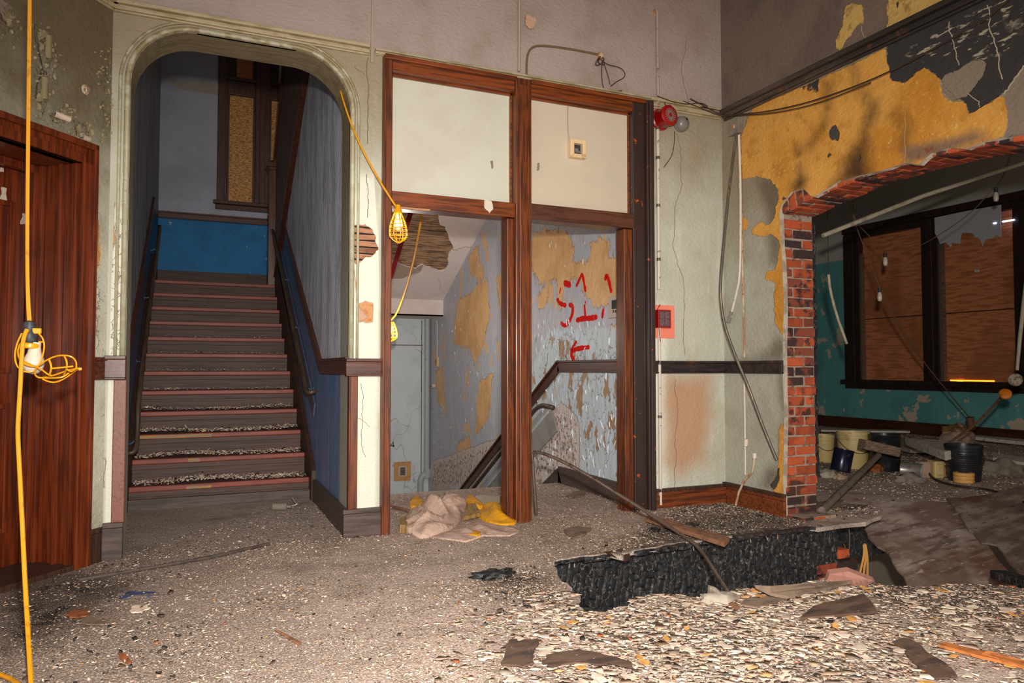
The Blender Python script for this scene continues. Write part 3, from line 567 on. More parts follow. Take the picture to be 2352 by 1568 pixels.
wz = [(.33, 3.60), (.79, 3.60), (.79, 5.22), (.33, 5.22)]
outBK = [(XL, -.02), (3.5, -.02), (3.5, 7.3), (XL, 7.3)]
bk_lo = sheet('wall_landing_dado', BK, [(XL, LZ), (3.5, LZ), (3.5, 3.36), (XL, 3.36)], [], .2, None, m_landblue, .05)
bk_hi = sheet('wall_landing', BK, [(XL, 3.36), (3.5, 3.36), (3.5, 7.3), (XL, 7.3)], [[(.33, 3.58), (2.4, 3.58), (2.4, 7.0), (.33, 7.0)]], .12, {'tan': [BK.poly([(380,175),(420,185),(500,190),(500,215),(430,208),(385,200)])]}, m_landgrey, .05)
dado(BK, XL, 3.4, 'trim_19', m_rail, LZ+1.04, LZ+1.14, .04)
m = MB(); m.pbox(BK, XL, 3.4, LZ, LZ+.30, 0, .03); struct(m.obj('baseboard_landing', m_riser, 'world', bevel=.004))
m = MB(); m.box((XL-.02, 9.87, LZ-.3), (1.0, YBK, LZ-.02)); m.box((1.0, 10.33, LZ-.3), (XW+.02, YBK, LZ-.02)); struct(m.obj('floor_landing', m_tread, 'world'))
m = MB(); m.box((XL-.3, 5.2, 7.3), (XW+.1, YBK+.1, 7.4)); struct(m.obj('ceiling_stairwell', m_dark, 'world'))
m = MB(); m.box((XS, 9.9, 5.0), (XW+.2, 10.0, 7.3)); m.box((XW, 5.1, 3.3), (XW+.06, YBK, 7.3)); struct(m.obj('wall_stairwell_upper', m_landgrey, 'world'))
# window_1
wn = bpy.data.objects.new('window_1', None); COL.objects.link(wn); WO[wn.name] = V((.9, YBK, 3.5)); wn.location = WO[wn.name]; wn['kind'] = 'structure'; wn['label'] = 'tall boarded stair-landing window'
m = MB()
m.pbox(BK, .235, .345, 3.55, 7.0, -.05, .035); m.pbox(BK, .33, .37, 3.58, 7.0, -.12, 0)
m.obj('casing', m_olddark2 := wood('landing_window_wood', (92, 48, 34), (56, 28, 22), 'Z', rough=.5), wn, bevel=.006)
m = MB(); m.pbox(BK, .76, .96, 3.58, 7.0, -.12, .03); m.pbox(BK, .82, .90, 3.58, 7.0, .03, .045); m.obj('mullion', m_olddark2, wn, bevel=.006)
m = MB(); m.pbox(BK, 1.38, 1.6, 3.58, 7.0, -.12, .03); m.obj('mullion', m_olddark2, wn, bevel=.006)
m = MB(); m.pbox(BK, .19, 2.4, 3.535, 3.585, -.1, .09); m.pbox(BK, .22, 2.4, 3.46, 3.535, 0, .04); m.obj('sill', m_olddark2, wn, bevel=.008)
for x0, x1 in ((.37, .76), (.96, 1.38)):
    m = MB(); m.pbox(BK, x0, x1, 5.20, 5.44, -.10, -.02); m.pbox(BK, x0-.01, x1+.01, 5.40, 5.45, -.02, .01); m.obj('meeting_rail', m_olddark2, wn, bevel=.006)
    m = MB(); m.pbox(BK, x0, x1, 3.58, 5.2, -.11, -.095); o = m.obj('board', m_osb, wn); o['label'] = 'chipboard sheet over the lower sash'
    m = MB(); m.pbox(BK, x0, x0+.03, 3.58, 5.2, -.095, -.05); m.pbox(BK, x1-.03, x1, 3.58, 5.2, -.095, -.05); m.obj('stile', m_olddark2, wn)
    m = MB(); m.pbox(BK, x0, x0+.12, 5.44, 6.9, -.10, -.03); m.pbox(BK, x1-.04, x1, 5.44, 6.9, -.10, -.03); m.obj('upper_stile', m_olddark, wn)
    m = MB(); m.pbox(BK, x0+.12, x1-.04, 5.44, 6.9, -.11, -.095); m.obj('upper_board', m_ply, wn)
m = MB(); m.pbox(BK, .50, .57, 5.86, 5.885, -.09, -.085); m.obj('light_gap', m_slito, wn)
m = MB(); m.pbox(BK, 1.02, 1.07, 5.62, 5.635, -.09, -.085); m.obj('light_gap', m_slit, wn)
# ---- stairwell going down
PWo = [(YA+.02, -3.0), (11.05, -3.0), (11.05, 3.8), (YA+.02, 5.3)]
och = [PW.poly(q) for q in ([(1222,530),(1300,526),(1322,575),(1312,600),(1345,600),(1372,560),(1385,590),(1430,590),(1436,640),(1436,690),(1400,700),(1370,710),(1345,680),(1330,640),(1300,650),(1290,700),(1285,720),(1276,640),(1240,655),(1222,620)], [(1355,560),(1390,545),(1400,560),(1392,620),(1360,610)],
   [(1230,680),(1262,650),(1256,700),(1238,705)], [(1050,690),(1075,680),(1100,650),(1120,640),(1125,720),(1112,780),(1090,840),(1080,800),(1040,790)], [(1085,625),(1100,590),(1112,620),(1105,650)], [(1140,640),(1165,600),(1165,700),(1150,720)], [(1000,850),(1015,840),(1025,950),(1005,920)], [(1098,880),(1132,855),(1122,960),(1092,1000)], [(1400,750),(1436,740),(1436,810),(1400,815)], [(1290,830),(1300,760),(1330,800),(1345,820)], [(1050,1020),(1080,1000),(1082,1090),(1060,1120),(1048,1100)],[(1000,1080),(1040,1060),(1030,1122),(1000,1122)], [(1075,590),(1100,560),(1095,620),(1085,640)])]
wallP = sheet('wall_stairwell_peeling', PW, PWo, [], .06, {'ochre': och, 'lowpaint': [PW.poly([(1440,750),(1440,1120),(1225,1150),(1225,1000),(1300,870),(1225,960),(1215,860),(1260,760)])], 'pinkbare': [PW.poly([(1225,1000),(1290,920),(1330,960),(1330,1100),(1225,1100)]), PW.poly([(990,1060),(1160,1000),(1100,1122),(990,1122)])]}, m_peel, .05)
def dl_(p, n_): return [PW.uv(*q) for q in p]
m = MB(); X = XW-.012
m.bar((X, 5.12, 1.16), (X, 6.52, 1.16), .022, .105); m.bar((X, 6.50, 1.165), (X, 9.9, 1.165-.592*3.4), .022, .10); m.bar((X-.01, 5.12, 1.215), (X-.01, 6.5, 1.215), .04, .02); m.bar((X-.01, 6.5, 1.22), (X-.01, 9.9, 1.22-.592*3.4), .04, .02)
struct(m.obj('trim_20', m_railY, 'world', bevel=.003))
m = MB(); m.box((XW-.03, 5.1, -.01), (XW, 6.5, .165)); m.bar((XW-.015, 6.46, .08), (XW-.015, 9.9, .08-.592*3.44), .03, .17); struct(m.obj('baseboard_stairwell_down', m_base, 'world', bevel=.004))
FW_ = PL((0, 11.0, 0), (1, 0, 0), (0, 0, 1), (0, -1, 0))
sheet('wall_stairwell_far', FW_, [(.9, -3), (XW+.02, -3), (XW+.02, 2.3), (.9, 2.3)], [], .2, None, m_farwall, .05)
m = MB(); m.box((XS+.02, 5.3, -3.0), (1.165, 11.0, 2.4)); m.add([(XS+.02,5.3,2.4),(XS+.02,9.85,2.4),(XS+.02,5.3,5.15),(1.165,5.3,2.4),(1.165,9.85,2.4),(1.165,5.3,5.15)],[(0,1,2),(5,4,3),(0,2,5,3),(1,4,5,2),(0,3,4,1)]); struct(m.obj('wall_stairwell_between', m_farwall, 'world'))
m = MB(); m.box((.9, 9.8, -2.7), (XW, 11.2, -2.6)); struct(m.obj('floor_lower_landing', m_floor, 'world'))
ds = thing('descending_staircase', 'dusty wooden staircase dropping away beyond the right-hand opening', 'stairs', (2.3, 8.2, -2.6))
for k in range(13):
    m = MB(); m.box((1.175, 6.48+k*.28, -(k+1)*.186-.04), (XW-.035, 6.48+(k+1)*.28+.02, -(k+1)*.186)); m.obj('tread', m_tread, ds)
    m = MB(); m.box((1.175, 6.46+k*.28, -(k+1)*.186), (XW-.035, 6.48+k*.28, -k*.186-.03)); m.obj('riser', m_riser, ds)
# sloping soffit of the upper flight, with the lath hole
s0 = V((0, 10.28, 2.16)); sd = V((0, -(10.28-8.64), 3.0-2.16)).normalized(); sn = V((1, 0, 0)).cross(sd); sn = sn if sn.z < 0 else -sn
SF = PL(s0, (1, 0, 0), sd, sn)
lhole = [(898,487),(1008,490),(1010,515),(1022,520),(1030,545),(1042,572),(1030,590),(1028,612),(1018,622),(1000,620),(975,612),(970,608),(955,618),(898,600)]
lh = SF.poly(lhole); lh = [(a, b) for a, b in lh]; lh = rough(lh, .02, 2, seed=9)
SFo = [(1.17, 0), (XW, 0), (XW, 5.6), (1.17, 5.6)]
bareS = [SF.poly([(896,590),(960,590),(978,600),(968,620),(960,626),(940,632),(925,640),(898,640)])]
sheet('ceiling_soffit', SF, SFo, [[(min(max(a, 1.19), 3.3), b) for a, b in lh]], .06, {'bare': bareS}, m_soffit, .025)
m = MB(); m.box((1.17, 10.28, 1.92), (XW, 10.31, 2.2)); m.box((1.17, 10.28, 1.92), (XW, 11.0, 1.94)); struct(m.obj('trim_21', M('soffit_plain', (232, 216, 208), .85, [('n', 2.0, .45, .65, (220, 200, 192), .8)], [(8., .8)]), 'world'))
vs = [b for a, b in lh]; v = min(vs)-.05; k = 0
while v < max(vs)+.1:
    h = .036
    m = MB(); j = random.uniform(-.004, .004); m.pbox(SF, 1.17, 3.33, v+j, v+h+j, -.045-random.random()*.008, -.03)
    o = m.obj('lath', m_lath, ds_l := bpy.data.objects['ceiling_soffit']); v += h+.007; k += 1
m = MB(); m.pbox(SF, 1.17, 3.34, min(vs)-.1, max(vs)+.1, -.075, -.07); m.obj('void_backing', m_dark, ds_l)
# laths in the back-wall hole
ua = [p[0] for p in lath_a]; va = [p[1] for p in lath_a]
v = min(va)-.01
while v < max(va):
    m = MB(); t = random.uniform(-.003, .003)
    c = [A.at(AX1+.012, v+t, -.010), A.at(max(ua)+.03, v-t, -.010)]
    m.bar(c[0]+V((0, 0, .018)), c[1]+V((0, 0, .018)), .008, .036, up=(0, 0, 1)); m.obj('lath', m_lath2, wallA); v += .046
m = MB(); m.pbox(A, AX1+.006, max(ua)+.05, min(va)-.05, max(va)+.05, -.0185, -.0165); m.obj('void_backing', m_dark, wallA)
# ---- the other room through the brick arch
TW = (7.3, 9.98)   # opening of the boarded windows along Y
outR = [(-.5, -.02), (11.5, -.02), (11.5, 4.75), (-.5, 4.75)]
sheet('wall_classroom', RW, outR, [[(4.0, .93), (10.0, .93), (10.0, 3.78), (4.0, 3.78)]], .4, None, m_teal, .1)
m = MB(); m.box((4.5, 11.5, -.02), (12, 11.6, 4.75)); struct(m.obj('wall_classroom_end', m_teal, 'world'))
skirt(RW, -.5, 11.5, 'baseboard_classroom', m_railY, .21, .04)
def yat(px, X=11.5): return onx(px, 700, X).y
y0, y1, y2, y3 = yat(1962), yat(2122), yat(2160), yat(2334)
wn2 = bpy.data.objects.new('window_2', None); COL.objects.link(wn2); WO[wn2.name] = V((11.5, 8, .9)); wn2.location = WO[wn2.name]; wn2['kind'] = 'structure'; wn2['label'] = 'large classroom window boarded with plywood'
m = MB(); m.pbox(RW, 4.0, 10.25, .84, .93, -.1, .12); m.pbox(RW, 4.0, 10.2, .76, .84, 0, .05); m.obj('sill', m_dkwin := wood('window_frame_dark', (60, 38, 30), (34, 22, 20), 'Z', rough=.5), wn2, bevel=.01)
m = MB(); m.pbox(RW, 4.0, 10.2, 3.72, 3.84, -.1, .08); m.pbox(RW, 4.0, 10.2, 3.60, 3.72, -.1, .03); m.obj('head', m_dkwin, wn2, bevel=.01)
for (a, b) in ((10.2, 9.84), (y1, y2), (y3, y3-.32), (5.6, 5.3)):
    m = MB(); m.pbox(RW, b, a, .93, 3.7, -.1, .05); m.pbox(RW, b+(a-b)*.3, b+(a-b)*.7, .93, 3.7, .05, .075); m.obj('mullion', m_dkwin, wn2, bevel=.01)
m = MB(); m.pbox(RW, y2-.06, y2-.001, .93, 3.3, -.05, .03); m.pbox(RW, 9.80, 9.84, .93, 3.3, -.05, .03); m.obj('stop_bead', m_gray_wood, wn2)
for a, b in ((y1, 9.84), (y3, y2), (5.6, y3-.32)):
    for z0, z1 in ((.93, 2.06), (2.075, 3.7)):
        m = MB(); m.pbox(RW, a, b, z0, z1, -.09, -.07+random.uniform(0, .006)); m.obj('board', m_ply, wn2)
m = MB(); m.pbox(RW, y3+.4, y2-.1, .935, .952, -.066, -.06); m.pbox(RW, y3+.9, y3+1.0, .93, .945, -.05, -.045); m.obj('light_gap', m_slito, wn2)
q = [(2147,500),(2300,470),(2300,545),(2288,540),(2284,545),(2270,548),(2262,552),(2258,565),(2250,548),(2242,546),(2236,536),(2210,535),(2206,560),(2186,558),(2184,568),(2172,556),(2160,560),(2148,535)]
RW2 = PL((11.44, 0, 0), (0, 1, 0), (0, 0, 1), (-1, 0, 0))
m = MB(); m.pbox(RW, 4.0, 10.1, .9, 3.8, -.2, -.12); m.obj('leak_backing', m_dark, wn2)  # unseen dark backing added to keep background light out of the board gap
m = MB(); m.prism(RW2, rough(RW2.poly(q), .01, 1), 0, .01); o = m.obj('torn_blind', M('torn_blind_cloth', (206, 202, 204), .8), wn2); o['label'] = 'torn pale blind over the upper boards'
o = MB().prism(RW2, RW2.poly([(2302,508),(2330,503),(2330,506),(2304,511)]), .0, .012).obj('light_gap', m_slit, wn2)
MB().prism(RW2, RW2.poly([(2282,512),(2290,511),(2289,514),(2283,514)]), .012, .016).obj('light_gap', m_slit, wn2)
MB().prism(RW2, RW2.poly([(2236,618),(2244,618),(2244,625),(2236,625)]), -.06, -.02).obj('sticker', m_white, wn2)
# ================================================================== the staircase going up
R_, T_ = .186, .295
def noz(k): return 6.60 + (k-1)*T_
st = thing('staircase', 'worn dark wooden staircase with red painted nosings rising behind the rounded arch', 'stairs', (.22, 6.6, 0))
for k in range(1, 13):
    z = k*R_; y = noz(k); x0, x1 = XL+.035, XS-.035
    yb = y+T_+.03 if k < 12 else y+.12
    MB().box((x0, y+.035, z-.035), (x1, yb, z)).obj('tread', m_tread, st, bevel=.004)
    MB().box((x0, y, z-.042), (x1, y+.036, z+.002)).obj('nosing', m_nose, st, bevel=.008)
    m = MB(); m.box((x0, y+.03, z-R_+.0), (x1, y+.05, z-.04)); m.box((x0, y+.012, z-.085), (x1, y+.03, z-.042)); m.box((x0, y+.024, z-R_), (x1, y+.032, z-R_+.035))
    m.obj('riser', m_riser, st, bevel=.003)
m = MB(); m.box((XL+.035, noz(1)-.012, -.01), (XS-.035, noz(1)+.03, .085)); o = m.obj('kickboard', m_base, st); o['label'] = 'black painted board below the first step'
for X in (XL+.0175, XS-.0175):
    m = MB(); y0 = 6.47; pts = [(y0, -.01), (y0, .26), (9.85, LZ+.32), (9.98, LZ+.32), (9.98, LZ-.3), (y0+.5, -.01)]
    P_ = PL((X, 0, 0), (0, 1, 0), (0, 0, 1), (-1, 0, 0)); m.prism(P_, pts, -.0175, .0175); m.obj('string_board', m_olddark, st)
for (k, a, b, z) in ((1, -.06, .13, .012), (3, -.46, .14, .004), (2, -.05, .04, .003)):
    o = MB().box((a, noz(k)-.004, k*R_-.036), (b, noz(k)+.01, k*R_-.004-z)).obj('worn_patch', m_wornp if 'm_wornp' in globals() else (m_wornp := M('worn_yellow_grey', (150, 128, 100), .7, [('g', 'Z', .012, .018, .0, 1., (150, 128, 104), 1), ('n', (8., 30., 60.), .5, .56, (196, 140, 40), .9)], [(40., .5)])), st)
# landing newel and the slatted balustrade of the return flight
bl = thing('balustrade', 'dark red-brown newel post and close-set slats of the return flight above the grey stairwell wall', 'balustrade', (.93, 9.9, LZ))
nx, ny = .885, 9.92
m = MB(); m.box((nx-.045, ny-.045, LZ-.25), (nx+.045, ny+.045, LZ+1.52)); m.box((nx-.055, ny-.055, LZ+.9), (nx+.055, ny+.055, LZ+.93)); m.box((nx-.06, ny-.06, LZ+1.52), (nx+.06, ny+.06, LZ+1.56)); m.box((nx-.08, ny-.08, LZ+1.56), (nx+.08, ny+.08, LZ+1.61))
m.lathe([(0, LZ+1.66), (.03, LZ+1.65), (.045, LZ+1.61)], (nx, ny, 0), seg=12)
m_newel = wood('newel_wood', (104, 56, 34), (60, 30, 22), 'Z', wear=(130, 76, 44)); m.obj('newel_post', m_newel, bl, bevel=.005)
zlo = lambda Y: 2.87+.605*(9.09-Y); zhi = lambda Y: 3.88+1.0*(9.95-Y) if Y > 8.4 else 5.43+.605*(8.4-Y)
m = MB(); m.bar((.945, 9.9, zlo(9.9)+.02), (.945, 5.3, zlo(5.3)+.02), .05, .10); m.bar((.94, 9.9, zlo(9.9)-.05), (.94, 5.3, zlo(5.3)-.05), .06, .02); m.obj('stringer', m_railY, bl, bevel=.004)
m = MB(); m.bar((.93, 9.9, zhi(9.9)), (.93, 8.4, zhi(8.4)), .065, .12); m.bar((.93, 8.42, zhi(8.42)), (.93, 6.0, zhi(6.0)), .065, .12); m.obj('handrail', m_railY, bl, bevel=.008)
m = MB(); y = 9.82
while y > 6.2: m.box((.925, y-.018, zlo(y)), (.95, y+.018, min(zhi(y), 7.2))); y -= .055
m.obj('slats', m_olddark, bl)['kind'] = 'stuff'
# handrails on the stair walls
def handrail(name, X, side, pts, label, mat, ret=True):
    t = thing(name, label, 'handrail', pts[0])
    m = MB(); m.tube(pts, .021, 10, smooth=2); m.obj('rail', mat, t, smooth=True)
    (x0, y0, z0), (x1, y1, z1) = pts[-3], pts[-2]
    for f in (.06, .36, .66, .94):
        i = .0; y = pts[1][1]+(pts[-2][1]-pts[1][1])*f; z = pts[1][2]+(pts[-2][2]-pts[1][2])*f
        m = MB(); m.tube([(X, y, z-.09), (X+side*.04, y, z-.09), (pts[1][0], y, z-.02)], .007, 6, smooth=1); m.lathe([(0.0, .006), (.028, .005), (.028, 0)], (X, y, z-.09), (side, 0, 0), 10)
        m.obj('bracket', m_brk, t)
    return t
m_brk = M('bracket_blue', (60, 92, 124), .5, [('n', 20., .5, .66, (50, 44, 40), .9)]); m_hr = M('handrail_brown', (84, 66, 50), .45, [('n', (40., 4., 4.), .45, .62, (62, 46, 36), .8)], coat=.15)
handrail('stair_handrail', XS, -1, [(XS-.01, 6.47, .95), (XS-.075, 6.47, .93), (XS-.075, 6.62, 1.0), (XS-.075, 9.8, 1.0+3.18*.61), (XS-.075, 9.9, 2.95)], 'brown wall handrail on the right side of the upward stairs, ending in a curl', m_hr)
m = MB(); m.bar((XS-.013, 6.50, .78), (XS-.013, 9.8, .78+3.3*.61), .014, .14); q = m.obj('rail_board', M('rail_board_paint', (88, 92, 112), .5, [('n', 20., .5, .66, (46, 60, 86), .8), ('n', 40., .64, .7, (150, 150, 160), .6)]), bpy.data.objects['stair_handrail']); q['label'] = 'grey-blue backing board'
handrail('stair_handrail', XL, 1, [(XL+.01, 6.62, .46), (XL+.085, 6.62, .47), (XL+.085, 6.72, .60), (XL+.085, 6.80, .98), (XL+.085, 9.75, .98+2.95*.61), (XL+.085, 9.85, 2.9)], 'brown wall handrail on the left side of the upward stairs', m_hr)
hd = thing('stair_handrail', 'sooty bent handrail on a grey board, going down beside the peeling wall', 'handrail', (XW-.06, 6.6, .7))
m = MB(); yA = 6.62; m.tube([(XW-.01, yA, .74), (XW-.06, yA, .76), (XW-.06, yA+.25, .76), (XW-.06, yA+.5, .62), (XW-.06, 9.6, .62-2.48*.60)], .024, 10, smooth=2); m.obj('rail', m_hr, hd, smooth=True)
m = MB(); m.bar((XW-.012, 6.6, .62), (XW-.012, 9.6, .62-3.0*.598), .02, .24); m.obj('rail_board', M('grey_board', (150, 148, 142), .6, [('n', (30., 3., 3.), .45, .62, (120, 116, 110), .7)]), hd)
# ================================================================== brick jamb and arch: every brick a part of the right wall
bprot = {}
def brick(P, a0, a1, b0, b1, d0, d1, mat, parent, seed=0):
    r = random.Random(seed); w, h, dp = a1-a0, b1-b0, d1-d0
    key = (round(w, 2), round(h, 2), round(dp, 2), mat.name, r.randrange(4))
    if key not in bprot:
        bm = bmesh.new(); bmesh.ops.create_cube(bm, size=1)
        for v_ in bm.verts: v_.co = V((v_.co.x*w, v_.co.y*h, v_.co.z*dp)) + V([r.uniform(-.003, .003) for _ in range(3)])
        bmesh.ops.bevel(bm, geom=list(bm.edges), offset=.006, segments=1, affect='EDGES')
        me = bpy.data.meshes.new('brick'); bm.to_mesh(me); bm.free(); me.materials.append(mat); bprot[key] = me
    o = bpy.data.objects.new('brick', bprot[key]); COL.objects.link(o); o.parent = parent
    c = P.at((a0+a1)/2, (b0+b1)/2, (d0+d1)/2 + r.uniform(-.006, .004)) - WO[parent.name]
    R = Matrix((P.u, P.v, P.n)).transposed().to_4x4(); R.translation = c
    o.matrix_local = R @ Matrix.Rotation(r.uniform(-.012, .012), 4, 'Z'); return o
JP = PL((XB, 4.31, 0), (1, 0, 0), (0, 0, 1), (0, -1, 0)); TH = .335
z = -.08; i = 0; ch = .0775
while z < 2.31:
    j = .010; a = .115 if i % 2 else .215
    top = (z > 1.75); e = random.uniform(-.008, .008)
    dk = lambda: (random.random() < (.10 if z < .95 else (.25 if z < 1.3 else .34))) or z < .12
    for (x0, x1) in ((.012, a-j/2), (a+j/2, TH-.005+e)):
        mt = m_brickdark if dk() else m_brick
        brick(JP, x0, x1, z+j/2, z+ch-j/2, -.10, 0.0, mt, wallB, i*7+int(x0*100))
    z += ch; i += 1
# arch ring
cz = lambda y: 2.355 + .115*(1-((y-3.25)/1.05)**2)
y = 4.31; i = 0
while y > 2.18:
    ym = y-.0375; zz = cz(ym); sl = -.115*2*(ym-3.25)/1.05**2
    t = V((0, -1, -sl)).normalized(); up_ = V((0, -sl, 1)).normalized()
    Pk = PL((XB, ym, zz), (1, 0, 0), t, -up_)      # soffit plane: u across the wall, v along the arch, n down
    a = .215 if i % 2 else .115
    for (x0, x1) in ((.006, a-.005), (a+.005, TH)):
        mt = m_brickdark if random.random() < .32 else m_brick
        brick(Pk, x0, x1, -.0335, .0335, -.20, -.0, mt, wallB, 900+i*5+int(x0*90))
    y -= .0755; i += 1
m = MB(); yy = np.linspace(4.32, 2.16, 30)
for a, b in zip(yy, yy[1:]):
    m.box((XB+.012, b, cz((a+b)/2)+.008), (XB+TH-.008, a, 2.74))
m.box((XB+.02, 4.318, -.4), (XB+TH-.012, 4.42, 2.42)); m.box((XB+.02, 2.05, -.1), (XB+TH-.012, 2.155, 2.42)); m.obj('mortar', m_mortar, wallB)
# broken pier footing below the floor
for (px, py, X0, w, h, zc, seed) in ((0, 0, 4.22, .20, .075, -.03, 1),):
    pass
FP = PL((4.20, 4.14, 0), (1, 0, 0), (0, 0, 1), (0, -1, 0))
for r_, (xs, zz) in enumerate([((.0, .11, .24), -.055), ((.01, .12, .26), -.135), ((.02, .14, .29), -.215), ((.0, .13, .26, .38), -.295), ((.0, .2, .42), -.375), ((.0, .2, .42), -.455)]):
    for a, b in zip(xs, xs[1:]):
        brick(FP, a+.005, b-.005, zz+.005, zz+.072, -.2-.0*r_, .0+.03*r_, m_brick if (r_+int(a*10)) % 3 else m_brickdark, wallB, 500+r_*9+int(a*50))
m = MB(); m.box((4.215, 4.15, -.6), (4.54, 4.4, .02)); m.obj('mortar', m_mortar, wallB)
# rough plaster lip beside the bricks
lip = [Bp.uv(*p) for p in edge_px]; lip2 = [(a-.022, b+ (.0 if i < 9 else -.012)) for i, (a, b) in enumerate(lip)]
m = MB(); pol = rough(lip, .006, 1, False, 4) + list(reversed(rough(lip2, .008, 1, False, 6)))
n = len(lip)*2-1
for i in range(len(rough(lip, .006, 1, False, 4))-1):
    A0, A1 = rough(lip, .006, 1, False, 4)[i:i+2]; B0, B1 = rough(lip2, .008, 1, False, 6)[i:i+2]
    v0 = [Bp.at(*A0, .003), Bp.at(*A1, .003), Bp.at(*B1, -.018), Bp.at(*B0, -.018)]
    m.add(v0, [(0, 1, 2, 3)])
m.obj('plaster_edge', m_plaster_edge, wallB)
# charred door frame behind the jamb
cf = thing('charred_door_frame', 'charred remains of an upright door frame behind the brick jamb', 'door frame', (4.62, 4.6, 0))
m = MB()
rr = random.Random(4)
def ragged_post(m, x, y, w, d, z0, z1, n=40, amp=.006):
    pv = []
    for i in range(n+1):
        z = z0+(z1-z0)*i/n
        for (sx, sy) in ((-1, -1), (1, -1), (1, 1), (-1, 1)):
            pv.append((x+sx*w/2+rr.uniform(-amp, amp), y+sy*d/2+rr.uniform(-amp, amp), z))
    fs = [(0, 3, 2, 1), (4*n, 4*n+1, 4*n+2, 4*n+3)]
    for i in range(n):
        for j in range(4): a = 4*i+j; b = 4*i+(j+1) % 4; fs.append((a, b, b+4, a+4))
    m.add(pv, fs)
ragged_post(m, 4.575, 4.42, .06, .10, .3, 2.33); m.obj('upright', m_char, cf)
m = MB(); ragged_post(m, 4.74, 4.62, .035, .06, 1.2, 2.40); m.obj('upright', m_char, cf)
o = MB().box((4.66, 4.60, 1.4), (4.70, 4.64, 2.2)).obj('inner_strip', M('unburnt_strip', (196, 92, 26), .6, [('n', 5., .5, .66, (70, 30, 20), .9)]), cf); o['label'] = 'strip of orange unburnt wood'
o = MB(); ragged_post(o, 4.67, 4.63, .04, .05, .4, 1.4); o.obj('upright', m_burntrail, cf)
# ================================================================== left door
d1 = bpy.data.objects.new('door_1', None); COL.objects.link(d1); WO[d1.name] = L.at(.7, 0); d1.location = WO[d1.name]; d1['kind'] = 'structure'; d1['label'] = 'red-brown varnished panelled door in a deep moulded frame at the left edge'
def casing(m, a0, a1, b0, b1): pass
m = MB()   # casing: three stepped boards
for (o0, o1, d) in ((0, .10, .03), (.0, .03, .048), (.075, .10, .04)):
    m.pbox(L, DS0-.10+o0, DS0-.10+o1, -.01, DZ+.13-o0, 0, d); m.pbox(L, DS1+.10-o1, DS1+.10-o0, -.01, DZ+.13-o0, 0, d); m.pbox(L, DS0-.10+o0, DS1+.10-o0, DZ+.13-o1*1.3, DZ+.13-o0, 0, d)
m.obj('casing', m_doorV, d1, bevel=.006)
DD = .30
m = MB(); m.pbox(L, DS0-.02, DS0, -.01, DZ+.02, -DD, .01); m.pbox(L, DS1, DS1+.02, -.01, DZ+.02, -DD, .01); m.pbox(L, DS0-.02, DS1+.02, DZ, DZ+.02, -DD, .01)
m.pbox(L, DS0, DS0+.03, -.01, DZ, -.115, -.095); m.pbox(L, DS0, DS0+.018, -.01, DZ, -.03, 0); m.obj('jamb', m_doorV, d1, bevel=.004)
m = MB(); m.pbox(L, DS0, DS0+.05, -.01, DZ, -DD-.02, -DD+.03); m.pbox(L, DS0, DS1, DZ-.05, DZ, -DD-.02, -DD+.03); m.pbox(L, DS0, DS0+.025, -.01, DZ, -DD+.03, -DD+.06); m.obj('stop_moulding', m_doorV, d1, bevel=.006)
m = MB(); m.pbox(L, DS0+.05, DS1, 0, DZ-.05, -DD-.05, -DD-.02)
m.obj('leaf', m_doorV, d1, bevel=.003)
m = MB()
for (a0, a1, b0, b1) in ((.13, .46, .22, .95), (.52, .85, .22, .95), (.13, .46, 1.12, 2.1), (.52, .85, 1.12, 2.1)):
    a0, a1 = a0+DS0, a1+DS0
    for e in ((a0+.03, a1-.03, b0, b0+.03), (a0+.03, a1-.03, b1-.03, b1), (a0, a0+.03, b0, b1), (a1-.03, a1, b0, b1)): m.pbox(L, e[0], e[1], e[2], e[3], -DD-.02, -DD-.008)
m.obj('panel_moulding', m_doorV, d1, bevel=.004)
for (a, b) in (((2,430),(14,470)), ((50,490),(58,515)), ((0,385),(8,395))):
    DPn = PL(L.at(0, 0, -DD-.02), L.u, L.v, L.n); q0, q1 = DPn.uv(*a), DPn.uv(*b)
    MB().prism(DPn, rough([q0, (q0[0]+.01, q1[1]), q1, (q1[0], q0[1])], .01, 2), 0, .002).obj('tape_scrap', m_white, d1)
o = MB().pbox(L, DS0, DS1, -.01, .03, -DD-.05, .03).obj('threshold', m_olddark, d1, bevel=.004)
m = MB(); m.pbox(L, DS0-.3, DS1+.3, -.02, DZ+.3, -DD-.12, -DD-.08); struct(m.obj('wall_left_core', m_dark, 'world'))
# ================================================================== wall furniture
def conduit(name, label, pts, r, mat, parts=(), smooth=0, cat='pipe', group=None, lab2=None):
    m = MB(); m.tube(pts, r, 10, smooth=smooth); o = m.obj(name, mat, None, smooth='a'); return tag(o, label, cat, group)
def ring(m, p, ax, r, h): m.lathe([(0, -h/2), (r, -h/2), (r, h/2), (0, h/2)], p, ax, 12)
